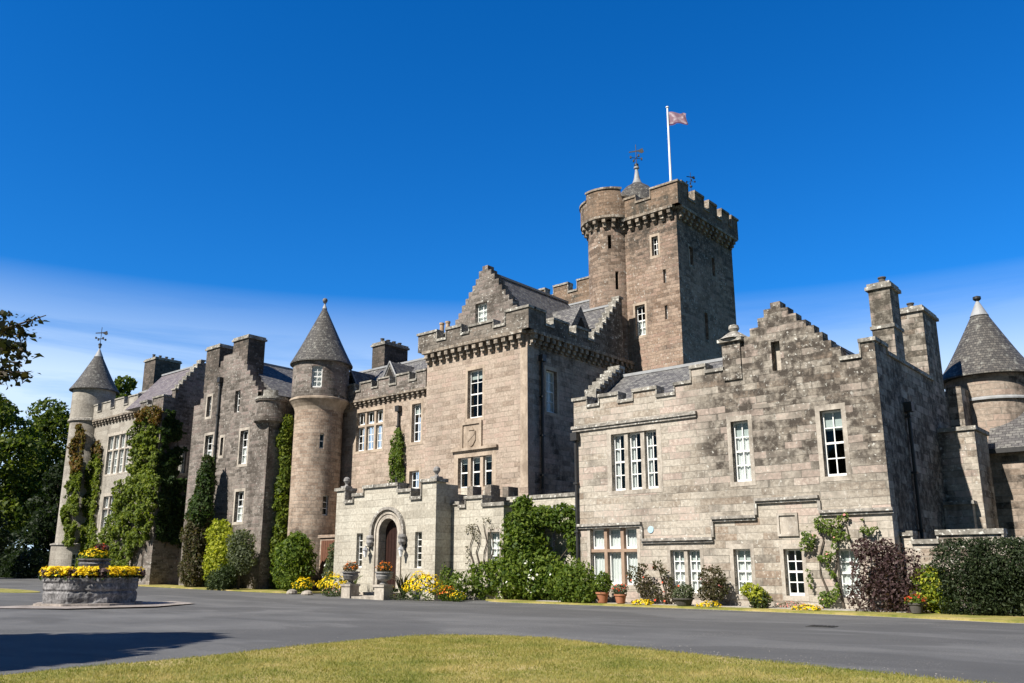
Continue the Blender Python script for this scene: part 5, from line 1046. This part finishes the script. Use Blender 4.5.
# ------------------------------------------------------------------ trees
def tree(name, label, x, y, h, w, n, size, mat, k=16, h0=.25, trunk=.35, group=None, cat='tree', taper=.35):
    o = empty(name, (x, y, g(x)), label, cat, group); bl = crown_blobs(w * .75, h * h0, h * .93, k, w * .26, w * .46, taper); P, Q = cloud(bl, n); leaves('crown', P, Q, size, mat, o, .35)
    mb = MB(); mb.tube([(0, 0, -.3), (.05 * h * .1, 0, h * .3), (0, .03 * h * .2, h * .6), (0, 0, h * .85)], [trunk, trunk * .75, trunk * .45, trunk * .12], 10)
    for i, (c, r) in enumerate(bl[::2]): mb.tube([(0, 0, c[2] * .62), (c[0] * .5, c[1] * .5, c[2] * .82), c], [trunk * .35, trunk * .22, trunk * .07], 6)
    mb.build('trunk', 'bark', o); return o
gr = 'trees beyond the left end of the castle'
tree('broadleaf_tree', 'tall broadleaf tree at the far left edge', -93, 30.5, 18.5, 8, 15000, .42, 'tree', group=gr)
tree('broadleaf_tree', 'broad dark tree standing between left edge and end tower', -96, 37, 18.5, 7.5, 14000, .42, 'tree', group=gr)
tree('broadleaf_tree', 'lighter tree rising just left of the round end tower', -89, 40, 17.5, 5.5, 11000, .4, 'tree', group=gr)
tree('broadleaf_tree', 'small dark tree low at the left edge in front of the taller ones', -77, 24.4, 7.0, 4.5, 8000, .3, 'treedark', k=10, h0=.12, group=gr)
tree('broadleaf_tree', 'dark leafy tree filling the shade beside the end tower base', -83, 33.5, 10.5, 5.5, 10000, .36, 'treedark', k=12, h0=.08, group=gr)
tree('broadleaf_tree', 'tree top showing above the far range roof between end tower and chimney', -113, 52, 27.3, 5, 6000, .5, 'tree', k=9, h0=.6)
o = empty('hedge', (-84, 30, g(-84)), 'low dark clipped hedge under the trees at the left', 'hedge')
P, Q = cloud([((x, x * -.12, 1.0), (2.0, 1.1, 1.3)) for x in np.arange(-16, 9, 1.7)], 9000); leaves('foliage', P, Q, .28, 'treedark', o, .4)
tree('shade_tree', 'big tree left of the view whose shadow falls across the drive', -18.3, -3.4, 11.6, 5.4, 50000, .3, 'treedark', k=24, h0=.36, taper=.2)
# near beech with branches reaching into the frame
def beech():
    o = empty('beech_tree', (-9.8, -.9, 0), 'near tree whose leafy branch tips enter at the left edge', 'tree'); base = Vector((-9.8, -.9, 0))
    mb = MB(); mb.tube([(0, 0, -.2), (.05, .05, 2), (0, .1, 4), (.1, .1, 5.6)], [.2, .16, .1, .03], 10); P = []; Q = []
    ru, rv = math.cos(R(40.4)), math.sin(R(40.4)); fu, fv = -rv, ru
    def W_(px, py, d):
        a = (px - 512) / 855; b = (362 - py) / 855; c, s = .972, .235; fw = c - b * s; up = s + b * c; t = d / fw; return Vector(((a * ru + fw * fu) * t, (a * rv + fw * fv) * t, 1.3 + up * t))
    tips = [((-30, 340), (46, 315)), ((-25, 335), (33, 334)), ((-20, 345), (30, 352)), ((-20, 372), (28, 372)), ((-30, 322), (10, 312)), ((-25, 350), (18, 344)), ((-35, 372), (12, 377)), ((-60, 330), (-20, 300)), ((-60, 390), (-5, 392)), ((-40, 345), (25, 324)), ((-25, 362), (22, 362))]
    for i, (a, b) in enumerate(tips):
        d = 7.2 + .35 * math.sin(i * 2.1); A_ = W_(*a, d) - base; B_ = W_(*b, d) - base; S_ = Vector((.05, .1, 2.6 + .22 * i)); m = S_.lerp(A_, .6) + Vector((0, 0, .25))
        mb.tube([S_, m, A_, A_.lerp(B_, .6), B_], [.05, .03, .016, .009, .004], 6)
        for j in range(105):
            t = random.random(); c = A_.lerp(B_, t) if random.random() < .8 else m.lerp(A_, t); sp = .14 * (1.05 - .8 * t); P.append(c + Vector((random.gauss(0, sp), random.gauss(0, sp), random.gauss(0, sp * .42) - .02))); Q.append((0, 0, 1))
    p2, q2 = cloud([((-.6, -.3, 4.2), (1.3, 1.2, .9)), ((-.9, -.6, 5.2), (1.0, 1.0, .8)), ((-1.4, .1, 3.3), (1.0, 1.0, .6))], 2600); P = np.concatenate([np.array([tuple(p) for p in P]), p2]); Q = np.concatenate([np.array(Q), q2])
    leaves('crown', P, Q, .062, 'beech', o, .5, .62); mb.build('trunk', 'bark', o)
beech()
